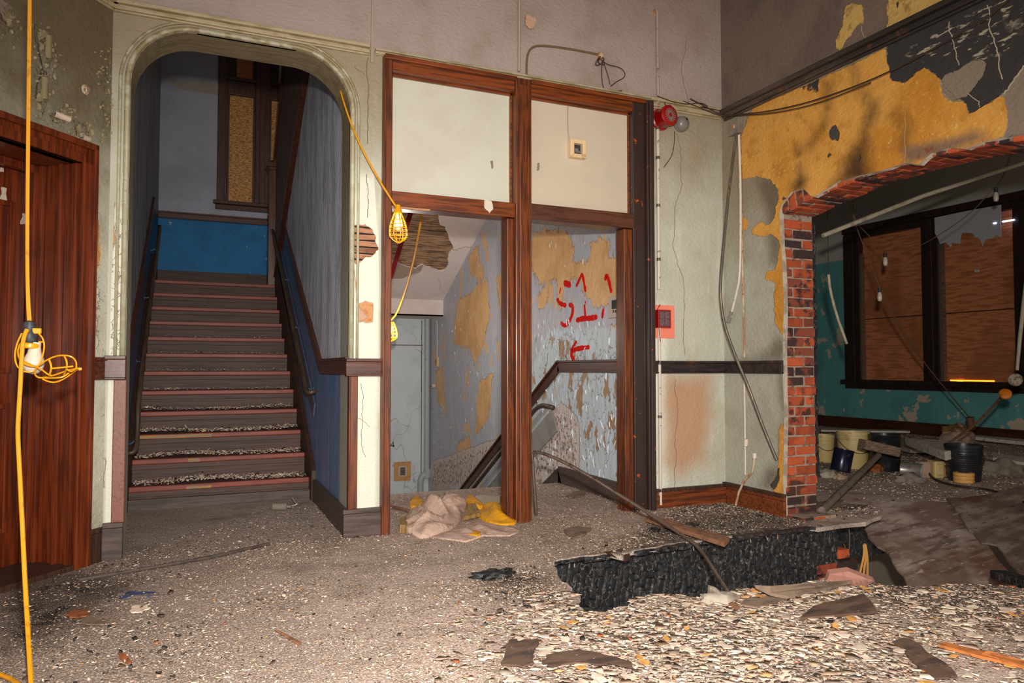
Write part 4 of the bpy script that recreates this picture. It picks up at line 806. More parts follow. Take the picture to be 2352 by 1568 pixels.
# fire alarm conduit with the red pull station
cp = thing('alarm_conduit', 'pale painted vertical conduit running down beside the right post to the floor', 'pipe', A.at(3.52, .02, .03))
xr = A.uv(1511, 800)[0]
m = MB(); m.tube([A.at(xr, .03, .022), A.at(xr, 1.60, .022)], .0135, 10); m.tube([A.at(xr, 1.80, .022), A.at(xr, 3.22, .022)], .0135, 10); m.obj('pipe', m_white, cp, smooth='a')
m = MB(); m.tube([A.at(xr, 3.33, .03), A.at(xr, 4.13, .03)], .0125, 10); m.obj('pipe', m_conduitp := M('pipe_mauve', (172, 150, 136), .5, [('n', 20., .6, .68, (110, 84, 60), .7)]), cp, smooth='a')
for zz in (.75, 1.19, 1.5, 2.05, 2.5, 2.9, 3.15):
    m = MB(); m.tube([A.at(xr, zz-.012, .022), A.at(xr, zz+.012, .022)], .0165, 10); m.obj('strap', m_conduit, cp, smooth='a')
q = A.uv(1508, 30); m = MB(); m.lathe([(0, .012), (.02, .01), (.028, 0)], A.at(xr, 4.14, .0), (0, -1, 0), 10); m.obj('end_cap', m_rust, cp)
pb = A.poly([(1497,700),(1547,702),(1547,777),(1497,776)])
tag(MB().pbox(A, pb[0][0], pb[1][0], pb[2][1], pb[0][1], .001, .012).obj('mounting_board', m_pink, None, bevel=.002), 'salmon pink square board on the wall behind the red alarm box', 'board')
for zq, aq in ((.02, .02),): pass
ab = A.poly([(1500,712),(1529,713),(1529,754),(1500,754)])
pt = thing('alarm_pull_box', 'opened red and dark grey fire alarm box on the salmon pink board', 'alarm', A.at(ab[0][0]+.05, ab[2][1], .05))
a0, a1, b0, b1 = ab[0][0], ab[1][0], ab[2][1], ab[0][1]
m = MB(); m.pbox(A, a0+.014, a1-.012, b0, b0+.012, .014, .075); m.pbox(A, a0+.014, a1-.012, b1-.012, b1, .014, .075); m.pbox(A, a0, a0+.014, b0, b1, .014, .075); m.pbox(A, a1-.012, a1, b0, b1, .014, .075); m.obj('case', m_red, pt, bevel=.003)
m_alarmface = M('alarm_face', (112, 86, 90), .5, [('n', 40., .5, .64, (84, 62, 66), .8)])
m = MB(); m.pbox(A, a0+.014, a1-.012, b0+.012, b1-.012, .03, .06); m.obj('face', m_alarmface, pt)
m = MB(); w_ = a1-a0
for (fa, fb, ga, gb) in ((.16, .48, .5, .9), (.16, .48, .12, .44), (.55, .9, .52, .9), (.55, .9, .12, .46)): m.pbox(A, a0+w_*fa, a0+w_*fb, b0+(b1-b0)*ga, b0+(b1-b0)*gb, .06, .072)
m.obj('module', m_alarmface, pt, bevel=.002)
m = MB(); m.tube([A.at(a0+.02, b1, .03), A.at(a0+.03, b1+.04, .05), A.at(a0+.05, b1+.05, .03), A.at(xr, b1+.03, .03)], .003, 6, smooth=2); m.obj('wire', m_red, pt); m = MB(); m.tube([A.at(a0+.03, b0, .04), A.at(a0+.02, b0-.05, .06), A.at(a0+.05, b0-.12, .03)], .003, 6, smooth=2); m.obj('wire', m_red, pt)
# bells
q = A.uv(1514, 276); c = A.at(q[0], q[1], 0)
sb = thing('alarm_horn', 'red round alarm horn with a slotted face high on the wall', 'alarm', c)
m = MB(); m.lathe([(0, 0), (.088, 0), (.092, .02), (.08, .03), (.078, .10), (.086, .115), (.086, .13), (.07, .14), (0, .14)], c, (.10, -1, 0.02), 28); m.obj('housing', m_red, sb, smooth='a')
ax = V((.10, -1, .02)).normalized(); e1 = ax.orthogonal().normalized(); e2 = ax.cross(e1); cc = c+ax*.1405; m = MB()
for k in range(18):
    t = 2*math.pi*k/18; dd = e1*math.cos(t)+e2*math.sin(t); m.bar(cc+dd*.018, cc+dd*.058, .006, .004, up=ax)
m.obj('grille', m_greyen, sb)
m = MB(); m.tube([c+ax*.12+V((0.02, 0, .09)), c+V((.03, -.03, .12)), A.at(q[0]+.03, q[1]+.17, .05)], .004, 6, smooth=2); m.obj('wire', m_wire, sb)
m = MB(); m.tube([A.at(*A.uv(1541, 305), .05), A.at(*A.uv(1541, 330), .05), A.at(*A.uv(1538, 360), .04), A.at(*A.uv(1520, 386), .03)], .003, 6, smooth=2); m.obj('wire', m_wire, sb)
q = A.uv(1560, 287); c = A.at(q[0], q[1], 0)
gb = thing('alarm_bell', 'grey dome bell to the right of the red horn', 'bell', c)
m = MB(); m.lathe([(0, 0), (.062, 0), (.066, .015), (.06, .03), (.064, .04), (.058, .062), (.04, .08), (.015, .087), (0, .088)], c, (.08, -1, 0), 26); m.obj('dome', m_greyen, gb, smooth='a')
m = MB(); m.lathe([(0, .006), (.014, .004), (.014, 0)], c+V((.02, -.078, .028)), (.3, -1, .3), 10); m.obj('stud', m_wire, gb)
# thermostat
T = PL((XW-.001, 0, 0), (0, 1, 0), (0, 0, 1), (-1, 0, 0)); q = T.poly([(1404,683),(1442,679),(1442,727),(1404,727)])
th = thing('thermostat', 'pale grey wall thermostat with a dark square screen beside the right post', 'thermostat', T.at(q[0][0]-.05, q[2][1], .02))
ta0, ta1 = q[1][0]-.0, q[0][0]; tb0, tb1 = q[2][1], q[0][1]
m_th = M('thermostat_plastic', (196, 176, 164), .5)
MB().pbox(T, ta0, ta1, tb0, tb1, 0, .03).obj('case', m_th, th, bevel=.005)
s1 = T.poly([(1412,690),(1429,688),(1429,708),(1412,709)]); MB().pbox(T, s1[1][0], s1[0][0], s1[2][1], s1[0][1], .03, .032).obj('screen', M('lcd_dark', (40, 42, 42), .2), th)
for x in (1416, 1421): a, b = T.uv(x, 715); MB().pbox(T, a-.006, a+.006, b-.012, b+.012, .03, .035).obj('button', m_wire, th)
# graffiti
def stroke(m, P, pts, w, off=.004):
    uv = [P.uv(*p) for p in pts]; n = len(uv); Lf = []; Rt = []
    for i, (a, b) in enumerate(uv):
        p0 = uv[max(i-1, 0)]; p1 = uv[min(i+1, n-1)]; dx, dy = p1[0]-p0[0], p1[1]-p0[1]; l = math.hypot(dx, dy) or 1; ww = w*(.8+.4*random.random())*.5
        nx_, ny_ = -dy/l*ww, dx/l*ww
        Lf.append((a+nx_*1.0, b+ny_)); Rt.append((a-nx_*1.0, b-ny_))
    for i in range(n-1):
        q = [Lf[i], Rt[i], Rt[i+1], Lf[i+1]]; c = [P.at(*z_, off) for z_ in q]+[P.at(*z_, off-.003) for z_ in q]
        m.add(c, [(0, 1, 2, 3), (4, 5, 6, 7), (0, 1, 5, 4), (1, 2, 6, 5), (2, 3, 7, 6), (3, 0, 4, 7)])
m_crack = M('hairline_crack', (126, 108, 84), .95); m_crackw = M('pale_crack', (176, 162, 140), .95)
def crack(P, pts, w, parent, mat=None, j=5, seed=0, off=.0012):
    m = MB(); stroke(m, P, rough(pts, j, 4, False, seed), w*.55, off+.0015); m.obj('crack', mat or m_crack, parent)
for k, (pts, w_) in enumerate((([(1552,305),(1562,350),(1566,420),(1549,480),(1544,560),(1562,620),(1570,680),(1573,815)], .005), ([(1553,872),(1556,930),(1550,1000),(1552,1060),(1544,1130)], .006), ([(1575,80),(1566,140),(1572,200),(1578,245)], .005), ([(815,150),(838,175)], .005), ([(846,132),(845,230),(844,330)], .012), ([(842,400),(844,500)], .008), ([(828,880),(834,930),(830,990),(840,1050)], .005), ([(820,960),(850,980)], .004), ([(232,1030),(244,1060),(240,1120)], .006))):
    crack(A, pts, w_, wallA, seed=k)
for k, (pts, w_) in enumerate((([(2268,12),(2272,60),(2290,110),(2303,182)], .010), ([(2181,50),(2187,90),(2203,150)], .008), ([(2306,216),(2318,200),(2352,150)], .014), ([(2222,214),(2240,228),(2250,246)], .007), ([(1979,60),(1992,105)], .006), ([(2079,255),(2079,375)], .0025))):
    crack(Bp, pts, w_, wallB, m_crackw, seed=k+20)
for k, (pts, w_) in enumerate((([(1040,572),(1060,570),(1085,566)], .010), ([(898,640),(940,632),(968,620)], .012), ([(1006,640),(1012,665)], .006))):
    crack(SF, pts, w_, bpy.data.objects['ceiling_soffit'], m_plaster_edge, seed=k+40)
gr = []
for pts, w_ in (([(1426,572),(1425,600),(1424,630),(1423,680)], .032), ([(1391,640),(1393,630),(1398,640),(1404,668)], .03), ([(1325,655),(1332,640),(1338,627),(1341,645),(1345,667)], .026), ([(1298,650),(1309,654)], .045),
    ([(1288,662),(1286,672)], .014), ([(1281,688),(1286,697),(1299,701)], .034), ([(1309,700),(1316,702),(1316,718),(1310,735),(1302,746),(1296,748),(1290,742)], .034), ([(1343,702),(1345,728)], .022), ([(1326,735),(1340,731),(1355,731),(1370,728)], .036), ([(1345,693),(1345,696)], .012), ([(1386,712),(1384,727)], .026),
    ([(1352,797),(1335,799),(1318,803),(1312,812),(1313,820),(1318,824)], .034), ([(1324,785),(1316,796),(1312,806)], .022)):
    pp = pts
    for _ in range(2):
        if len(pp) > 2: pp = [pp[0]]+[((1-t)*a[0]+t*b[0], (1-t)*a[1]+t*b[1]) for a, b in zip(pp, pp[1:]) for t in (.25, .75)]+[pp[-1]]
        else: pp = [pp[0], ((pp[0][0]+pp[1][0])/2, (pp[0][1]+pp[1][1])/2), pp[1]]
    m = MB(); stroke(m, PW, pp, w_*1.3)
    for e in (pts[0], pts[-1]):
        a, b = PW.uv(*e); m.prism(PW, [(a+w_*.6*math.cos(t), b+w_*.6*math.sin(t)) for t in np.linspace(0, 2*math.pi, 12, endpoint=False)], .001, .0045)
    gr.append(m)
M0 = MB()
for g in gr: M0.add(g.v, g.f)
M0.obj('graffiti', m_spray, wallP)
# "4" on the far wall, outlet plate, pipes
m = MB()
for pts, w_ in (([(903,1026),(903,1014),(897,1024),(906,1023)], .015), ): stroke(m, FW_, pts, .02, .006)
m.obj('number_mark', m_wire, bpy.data.objects['wall_stairwell_far'])
q = FW_.poly([(905,1061),(943,1059),(943,1102),(905,1102)])
ow = thing('outlet_board', 'tan mounting board with an empty outlet hole on the grey far wall', 'outlet', FW_.at(q[0][0], q[2][1], .02))
MB().pbox(FW_, q[0][0], q[1][0], q[2][1], q[0][1], 0.001, .02).obj('board', M('tan_board', (206, 152, 96), .8, [('n', 9., .5, .66, (180, 128, 76), .7)]), ow)
q2 = FW_.poly([(917,1073),(931,1073),(931,1090),(917,1090)]); m = MB(); m.pbox(FW_, q2[0][0]-.02, q2[1][0]+.02, q2[2][1]-.02, q2[0][1]+.02, .02, .026); m.obj('plate', m_th, ow); MB().pbox(FW_, q2[0][0]+.01, q2[1][0]-.01, q2[2][1], q2[0][1], .026, .03).obj('socket', m_alarmface, ow)
q = FW_.uv(977, 900)
dp = thing('drain_pipe', 'grey painted vertical drain pipe at the foot of the stairwell wall', 'pipe', FW_.at(q[0], -2.6, .08))
q0 = FW_.uv(976, 729); q1 = FW_.uv(977, 1095)
MB().tube([FW_.at(q[0], 1.95, .09), FW_.at(q[0], q1[1], .09)], .045, 14).obj('pipe', m_pipe, dp, smooth='a')
m = MB(); m.tube([FW_.at(q[0]+.01, q1[1]+.14, .09), FW_.at(q[0]+.005, q1[1], .09)], .058, 14); m.tube([FW_.at(q[0], q1[1]+.05, .09), FW_.at(q[0]-.07, q1[1]+.04, .09), FW_.at(q[0]-.10, q1[1]-.05, .09)], .05, 14, smooth=1); m.obj('fitting', m_pipe, dp, smooth='a')
MB().tube([FW_.at(q[0]-.10, q1[1]-.04, .09), FW_.at(q[0]-.10, -2.6, .09)], .048, 14).obj('branch', m_pipe, dp, smooth='a')
FW0 = FW_.uv(900, 792); m = MB(); m.pbox(FW_, 1.17, q[0]-.05, FW0[1]-.006, FW0[1]+.006, 0, .006); m.pbox(FW_, q[0]-.07, q[0]-.06, -2.6, 1.9, 0, .01); struct(m.obj('trim_22', m_alarmface, 'world'))
# small broken switch plates on the peeling wall at the left
for nm, lb, px, py, w_, h_ in (('switch_plate', 'small broken cream switch plate on the peeling wall', 1006, 831, .10, .15), ('round_switch', 'small round pale switch below the broken switch plate', 998, 886, .07, .07)):
    a, b = PW.uv(px, py); t = thing(nm, lb, 'switch', PW.at(a, b-h_/2, .02))
    if nm == 'switch_plate':
        MB().pbox(PW, a-w_/2, a+w_/2, b-h_/2, b+h_/2, 0, .03).obj('plate', m_cream, t, bevel=.004); MB().pbox(PW, a-.02, a+.03, b-.04, b+.04, .03, .036).obj('opening', m_rust, t)
    else:
        MB().lathe([(0, .05), (.03, .048), (.035, .02), (.04, 0)], PW.at(a, b, 0), (-1, 0, 0), 14).obj('knob', m_th, t, smooth='a'); MB().pbox(PW, a-.03, a+.03, b-.004, b+.004, .05, .054).obj('slot', m_wire, t)
q = PW.uv(1005, 735); conduit('wall_cable', 'thin pale cable dropping to the broken switch plate', [PW.at(q[0], q[1], .01), PW.at(*PW.uv(1006, 770), .01), PW.at(*PW.uv(1006, 822), .01)], .007, m_white, cat='cable')
# broken clock/box on the right infill panel
PP = PL((0, 5.035, 0), (1, 0, 0), (0, 0, 1), (0, -1, 0)); q = PP.poly([(1303,322),(1338,322),(1336,368),(1303,366)])
a0, a1, b0, b1 = q[0][0], q[1][0], q[2][1], q[0][1]
bx_ = thing('broken_switch_box', 'cream electrical box with its front torn open on the right white panel', 'electrical box', PP.at(a0, b0, .03))
m = MB()
for e in ((a0, a0+.032, b0, b1), (a1-.03, a1, b0, b1), (a0+.032, a1-.03, b0, b0+.03), (a0+.032, a1-.03, b1-.034, b1)): m.pbox(PP, *e, 0, .06)
m.obj('case', M('cream_box', (232, 200, 156), .5, [('n', 12., .56, .7, (190, 140, 84), .7)]), bx_, bevel=.004)
MB().pbox(PP, a0+.03, a1-.03, b0+.03, b1-.03, 0, .02).obj('inner_plate', m_black, bx_)
m = MB(); m.pbox(PP, a0+.045, a0+.075, b0+.05, b1-.07, .02, .045); m.pbox(PP, a0+.05, a1-.04, b0+.04, b0+.055, .02, .05); m.obj('contact', m_tin, bx_)
conduit('bell_wire', 'thin stapled wire running down the right white panel to the cream box', [PP.at(*PP.uv(*p), .006) for p in ((1317,199),(1316,215),(1305,238),(1303,250),(1303,295),(1306,322))], .0035, m_conduitp, smooth=1, cat='wire')
def clump(pts): return pts
# tape marks on the panels
for k, (nm, pts, mt) in enumerate((('left', [(1126,370),(1132,369),(1133,385),(1129,388)], m_greyblock), ('right', [(1234,375),(1239,374),(1238,391),(1233,392)], m_greyblock), ('film', [(1112,280),(1131,277),(1126,290),(1118,300)], m_panel))):
    tag(MB().prism(PP, rough(PP.poly(pts), .003, 1, seed=k), .001, .003).obj('tape_scrap', mt, None), {'left': 'grey tape scrap at the lower right of the left white panel', 'right': 'grey tape scrap on the left side of the right white panel', 'film': 'faint clear tape remains high on the left white panel'}[nm], 'tape')
m = MB(); TR = PL((0, 4.955, 0), (1, 0, 0), (0, 0, 1), (0, -1, 0)); m.prism(TR, rough(TR.poly([(1112,459),(1128,462),(1132,478),(1124,490),(1114,480)]), .006, 2), 0, .008)
tag(m.obj('paper_scrap', m_white, None), 'pale torn paper scrap stuck on the left transom rail', 'paper')
# conduit, junction and wires on the upper wall
conduit('wall_conduit', 'thin vertical conduit from the ceiling to the centre post of the partition', [A.at(2.235, 3.42, .02), A.at(2.235, 3.6, .025), A.at(2.238, 4.74, .025)], .011, m_conduitp)
m = MB(); m.pbox(A, 1.096, 1.112, 3.30, 4.74, .0, .012); m.obj('trim_23', m_conduitp, 'world')['kind'] = 'structure'
conduit('wall_cable', 'dusty painted cable curving from the conduit to the knot of wires', [A.at(*A.uv(*p), .012) for p in ((1208,175),(1208,130),(1220,108),(1250,106),(1310,114),(1370,126))], .008, m_wirel, smooth=2, cat='cable')
jb = thing('junction_knob', 'knot of old wiring on a small knob high on the wall', 'wiring', A.at(*A.uv(1375, 140), .02))
MB().lathe([(0, .04), (.02, .035), (.026, .01), (.032, 0)], A.at(*A.uv(1376, 130)), (0, -1, 0), 12).obj('knob', m_rust, jb, smooth='a')
m = MB(); m.tube([A.at(*A.uv(*p), .03+.02*math.sin(i*2)) for i, p in enumerate(((1376,132),(1366,140),(1364,152),(1374,152),(1382,142),(1378,132),(1368,146),(1380,154)))], .005, 6, smooth=2); m.obj('wire_knot', m_wire, jb)
for pts in (((1378,140),(1395,152),(1420,156),(1433,168),(1432,180),(1412,190),(1400,200)), ((1380,146),(1379,170),(1380,190),(1384,205)), ((1382,140),(1395,180),(1398,196)), ((1384,205),(1398,212),(1425,210))):
    m = MB(); m.tube([A.at(*A.uv(*p), .02) for p in pts], .0035, 6, smooth=2); m.obj('wire', m_wire, jb)
conduit('sagging_cable', 'thin dark cable sagging from the back corner up across the yellow wall', [A.at(*A.uv(1575, 232), .06), A.at(*A.uv(1610, 250), .06), V((4.1, 4.9, 3.32)), Bp.at(*Bp.uv(1690, 268), .09), Bp.at(*Bp.uv(1730, 266), .1), Bp.at(*Bp.uv(1800, 258), .1), Bp.at(*Bp.uv(1900, 235), .1), Bp.at(*Bp.uv(2060, 180), .12), Bp.at(*Bp.uv(2220, 95), .12), Bp.at(*Bp.uv(2352, 22), .12), Bp.at(1.5, 3.9, .12)], .005, m_wire, smooth=2, cat='cable')
conduit('sagging_cable', 'second thin cable sagging just below the first across the yellow wall', [A.at(*A.uv(1560, 236), .05), V((4.08, 4.88, 3.30)), Bp.at(*Bp.uv(1700, 268), .08), Bp.at(*Bp.uv(1790, 266), .1), Bp.at(*Bp.uv(1900, 244), .1), Bp.at(*Bp.uv(2030, 196), .12)], .004, m_wire, smooth=2, cat='cable')
conduit('cable_tangle', 'loose strands of cable bunched on the picture rail near the corner', [A.at(*A.uv(*p), .06) for p in ((1500,226),(1530,238),(1570,246),(1600,240),(1620,252),(1590,250),(1640,258),(1655,262))], .004, m_wire, smooth=2, cat='cable')
# corner conduits
bx2 = thing('ceiling_box', 'small rust-stained square box under the rail near the back corner', 'electrical box', Bp.at(*Bp.uv(1695, 305), .05))
q = Bp.poly([(1684,280),(1706,276),(1706,305),(1684,308)]); MB().pbox(Bp, q[1][0], q[0][0], q[2][1], q[0][1], 0, .05).obj('case', m_greyblock, bx2, bevel=.003); MB().lathe([(0, .01), (.02, .008), (.022, 0)], Bp.at(*Bp.uv(1695, 292), .05), (-1, 0, 0), 10).obj('cover', m_rust, bx2)
def onB(pts, off):
    if not isinstance(off, list): off = [off]*len(pts)
    return [Bp.pt(*p, o_) for p, o_ in zip(pts, off)]
conduit('rusty_conduit', 'rust-streaked thin conduit running straight down the right wall from the box', onB([(1699,308),(1702,420),(1704,560),(1707,700),(1710,820)], .012), .008, m_rust)
conduit('rusty_conduit', 'lower length of the rusty conduit between the dado rail and the skirting', onB([(1709,860),(1711,960),(1712,1090)], .012), .007, m_white)
conduit('hanging_conduit', 'long grey bent conduit hanging loose from the box and leaning to the brick jamb', onB([(1692,306),(1675,430),(1664,540),(1655,640),(1655,690),(1664,750),(1690,820),(1720,890),(1745,960),(1765,1010),(1784,1056)], [.05, .16, .24, .30, .30, .27, .22, .17, .12, .09, .06]), .0125, m_conduit, smooth=2)
conduit('hanging_conduit', 'short pale conduit bent outward at its lower end with a clamp', onB([(1697,310),(1701,420),(1701,560),(1699,640),(1690,680),(1678,728)], .035), .010, m_white, smooth=1)
m = MB(); m.tube(onB([(1680,715),(1673,740)], .036), .017, 10); tag(m.obj('conduit_clamp', m_greyen, None, smooth='a'), 'metal clamp on the end of the short pale conduit', 'clamp')
op = thing('outlet_pipe', 'small bent pipe with a coupling rising from the skirting on the right wall', 'pipe', Bp.at(*Bp.uv(1690, 1160), .1))
MB().tube(onB([(1690,1160),(1697,1130),(1712,1100),(1728,1085),(1732,1060),(1733,1046)], .045), .0095, 8, ).obj('pipe', m_rust, op, smooth='a')
m = MB(); m.tube(onB([(1733,1052),(1733,1040)], .045), .017, 10); m.obj('coupling', m_white, op, smooth='a')
tag(MB().tube(onB([(1713,1024),(1714,1008)], .02), .018, 10).obj('conduit_fitting', m_white, None, smooth='a'), 'small pale fitting on the lower rusty conduit', 'fitting')
# ================================================================== yellow string lights
def cage(t, c, ax, L_, R0, mat, ribs=6, rings=3, r=.0035):
    ax = V(ax).normalized(); e1 = ax.orthogonal().normalized(); e2 = ax.cross(e1); c = V(c); m = MB()
    pr = lambda f: R0*(.42+.58*math.sin(min(f*1.5, 1)*math.pi/2)) if f < .75 else R0*math.cos((f-.75)/.25*math.pi/2*.88)
    for k in range(ribs):
        a = 2*math.pi*k/ribs; m.tube([c+ax*(L_*f)+(e1*math.cos(a)+e2*math.sin(a))*pr(f) for f in np.linspace(0, 1, 11)], r, 6)
    for f in np.linspace(.25, .8, rings):
        m.tube([c+ax*(L_*f)+(e1*math.cos(a)+e2*math.sin(a))*pr(f) for a in np.linspace(0, 2*math.pi, 20, endpoint=False)], r, 6, closed=True)
    m.lathe([(0, L_+.006), (.012, L_+.004), (.012, L_-.006), (0, L_-.008)], c, ax, 8)
    return m.obj('cage', mat, t, smooth='a')
# left: hangs in front of the door
HD = 3.05
def near(x, y, D=HD):
    r = ray(x, y); return EYE + r*D
lc = thing('work_light', 'yellow string work light with its cage hinged open, hanging before the left door', 'lamp', near(70, 870))
MB().tube([near(68,-30), near(66,120), near(64,300), near(62,500), near(62,660), near(66,742)], .0065, 8, smooth=2).obj('cord', m_cord, lc, smooth='a')
MB().tube([near(70,-30), near(69,120), near(66,300), near(64,500), near(64,660), near(70,742)], .0055, 8, smooth=2).obj('cord', m_cord, lc, smooth='a')
MB().tube([near(62,757,2.98), near(54,775,2.96), near(50,810,2.95), near(48,860,2.94), near(44,930,2.93), near(40,990,2.93), near(44,1060,2.91), near(50,1180,2.86), near(58,1350,2.77), near(66,1480,2.66), near(73,1600,2.48)], .0085, 8, smooth=2).obj('cord', m_cord, lc, smooth='a')
b0 = near(68, 745); ax = V((.05, 0, -1))
MB().lathe([(0, .01), (.022, 0), (.026, -.02), (.024, -.035), (.030, -.045), (.030, -.085), (.026, -.09), (0, -.09)], b0+V((0, 0, .01)), (0, 0, 1), 14).obj('socket', m_black, lc, smooth='a')
MB().lathe([(.033, -.005), (.038, 0), (.038, .014), (.033, .018)], b0+V((.002, 0, -.096)), (.08, 0, 1), 16).obj('collar', m_yel, lc, smooth='a')
m = MB(); k0 = near(84, 760); m.box((k0.x-.014, k0.y-.012, k0.z-.012), (k0.x+.018, k0.y+.012, k0.z+.012)); m.box((k0.x-.02, k0.y-.008, k0.z-.04), (k0.x-.004, k0.y+.008, k0.z)); m.obj('catch', m_yel, lc, bevel=.004)
MB().lathe([(0, -.135), (.018, -.131), (.034, -.116), (.040, -.094), (.037, -.070), (.026, -.045), (.022, -.02), (.022, 0)], b0+V((.022, 0, -.10))+V((0, 0, .025)), (.05, 0, 1), 22).obj('bulb', m_bulb, lc, smooth=True)
m = MB()
def loop(m, pts, r=.0034, closed=False): m.tube([near(x, y, D) for x, y, D in pts], r, 6, smooth=2, closed=closed)
loop(m, [(50,765,3.0),(38,790,2.99),(33,820,2.98),(40,845,2.98),(62,856,2.98),(84,850,3.0),(96,825,3.02),(103,795,3.05),(98,775,3.05),(88,765,3.05)])
loop(m, [(46,790,3.02),(40,805,3.0),(44,825,2.98),(60,838,2.97),(82,842,2.99),(92,838,3.02)])
loop(m, [(88,785,3.05),(98,785,3.06)]); m.obj('cage', m_yel, lc, smooth='a')
ce = near(84, 862, 3.0); cage2 = thing('open_cage', 'opened half of the yellow lamp cage lying sideways below the bulb', 'lamp cage', near(130, 880))
m = MB()
def loopc(pts, r=.0034, closed=False): m.tube([near(x, y, D) for x, y, D in pts], r, 6, smooth=2, closed=closed)
loopc([(84,843,2.98),(104,828,2.96),(128,817,2.95),(150,815,2.95),(168,820,2.96),(176,832,2.98),(175,846,2.99)])
loopc([(84,843,2.98),(78,858,3.0),(88,868,3.02),(108,866,3.03),(135,858,3.02),(160,848,3.01),(180,846,3.0)])
loopc([(56,830,3.0),(72,838,2.99),(92,845,2.97),(110,860,2.95),(118,862,2.96)])
loopc([(98,870,3.0),(112,877,3.0),(130,878,3.02),(150,868,3.04),(168,855,3.04),(178,848,3.02)]); loopc([(104,868,2.99),(125,868,2.97),(145,866,2.98),(158,856,3.0)])
loopc([(113,826,2.94),(119,843,2.92),(114,860,2.95)], .004); loopc([(147,816,2.94),(154,830,2.92),(153,848,2.95),(146,862,3.0)], .0036); loopc([(119,846,2.92),(140,844,2.92),(168,841,2.95)])
loopc([(154,848,2.95),(163,854,2.96),(175,846,2.99)])
m.obj('wire_ribs', m_yel, cage2, smooth='a'); e = near(182, 847); MB().box(e-V((.012, .006, .006)), e+V((.010, .006, .006))).obj('clip', m_yel, cage2, bevel=.002)
tag(MB().tube([onz(-60, 1528, .012), onz(0, 1548, .012), onz(36, 1564, .012), near(73, 1600, 2.48)], .0085, 8, smooth=1).obj('extension_lead', m_cord, None), 'yellow cord lying on the floor at the lower left corner', 'cord')
# middle: hangs from the arch in the left opening
p0, p1 = V((AX1-.03, 5.1, 3.12)), ony(786, 215, 5.08)
lp = ony(914, 480, 4.80)
m2 = thing('work_light', 'yellow caged work light with a lit-looking bulb hanging at the left post of the partition', 'lamp', lp-V((0, 0, .4)))
MB().tube([ony(780,200,5.15), ony(792,245,5.03), ony(820,320,4.92), ony(862,400,4.87), ony(905,468,4.82), lp], .007, 8, smooth=2).obj('cord', m_cord, m2, smooth='a')
MB().lathe([(0, .03), (.016, .028), (.022, 0), (.028, -.01), (.03, -.03), (.022, -.04)], lp, (0, 0, 1), 14).obj('socket', m_yel, m2, smooth='a')
MB().lathe([(0, -.150), (.016, -.147), (.030, -.130), (.034, -.108), (.030, -.085), (.022, -.06), (.022, -.03)], lp+V((.005, 0, 0)), (.03, 0, 1), 20).obj('bulb', m_bulb, m2, smooth=True)
cage(m2, lp-V((0, 0, .03)), (.03, 0, -1), .20, .062, m_yel, 8, 5, .0035)
lamp('opening_fill', 'POINT', lp-V((0, .03, .11)), 3, (1, .9, .76), shadow_soft_size=.03)  # fill point light added at the bulb to brighten the opening
# back: caged light at the foot of the stairwell, red strap
lb = ony(897, 735, 8.0)
m3 = thing('work_light', 'dim yellow caged lamp hanging deep in the downward stairwell, half hidden by the left post', 'lamp', lb-V((0, 0, .3)))
MB().tube([V((1.95, 6.1, 4.31)), ony(972,440,6.15), ony(968,500,6.2), ony(960,545,6.4), ony(950,600,6.9), ony(930,670,7.5), ony(910,722,7.95), lb], .011, 8, smooth=1).obj('cord', m_cord, m3, smooth='a')
cage(m3, lb-V((0, 0, .02)), (0, 0, -1), .22, .075, m_yel, 8, 4, .006); MB().lathe([(0, -.15), (.035, -.12), (.035, -.09), (.025, -.04)], lb, (0, 0, 1), 14).obj('bulb', m_bulb, m3, smooth=True)
lamp('stairwell_fill', 'POINT', lb-V((-.1, .15, .13)), 24, (1, .93, .84), shadow_soft_size=.05)  # fill light added near the dim lamp to brighten the stairwell
m = MB(); m.bar(V((ony(944, 486, 6.3).x, 6.25, 4.2)), ony(944, 486, 6.3), .045, .004, up=(0, 1, 0)); m.bar(ony(944, 486, 6.3), ony(896, 640, 7.0), .045, .004, up=(0, 1, 0)); tag(m.obj('red_strap', m_redstrap, None), 'dark red strap hanging at the left of the downward stairwell', 'strap')
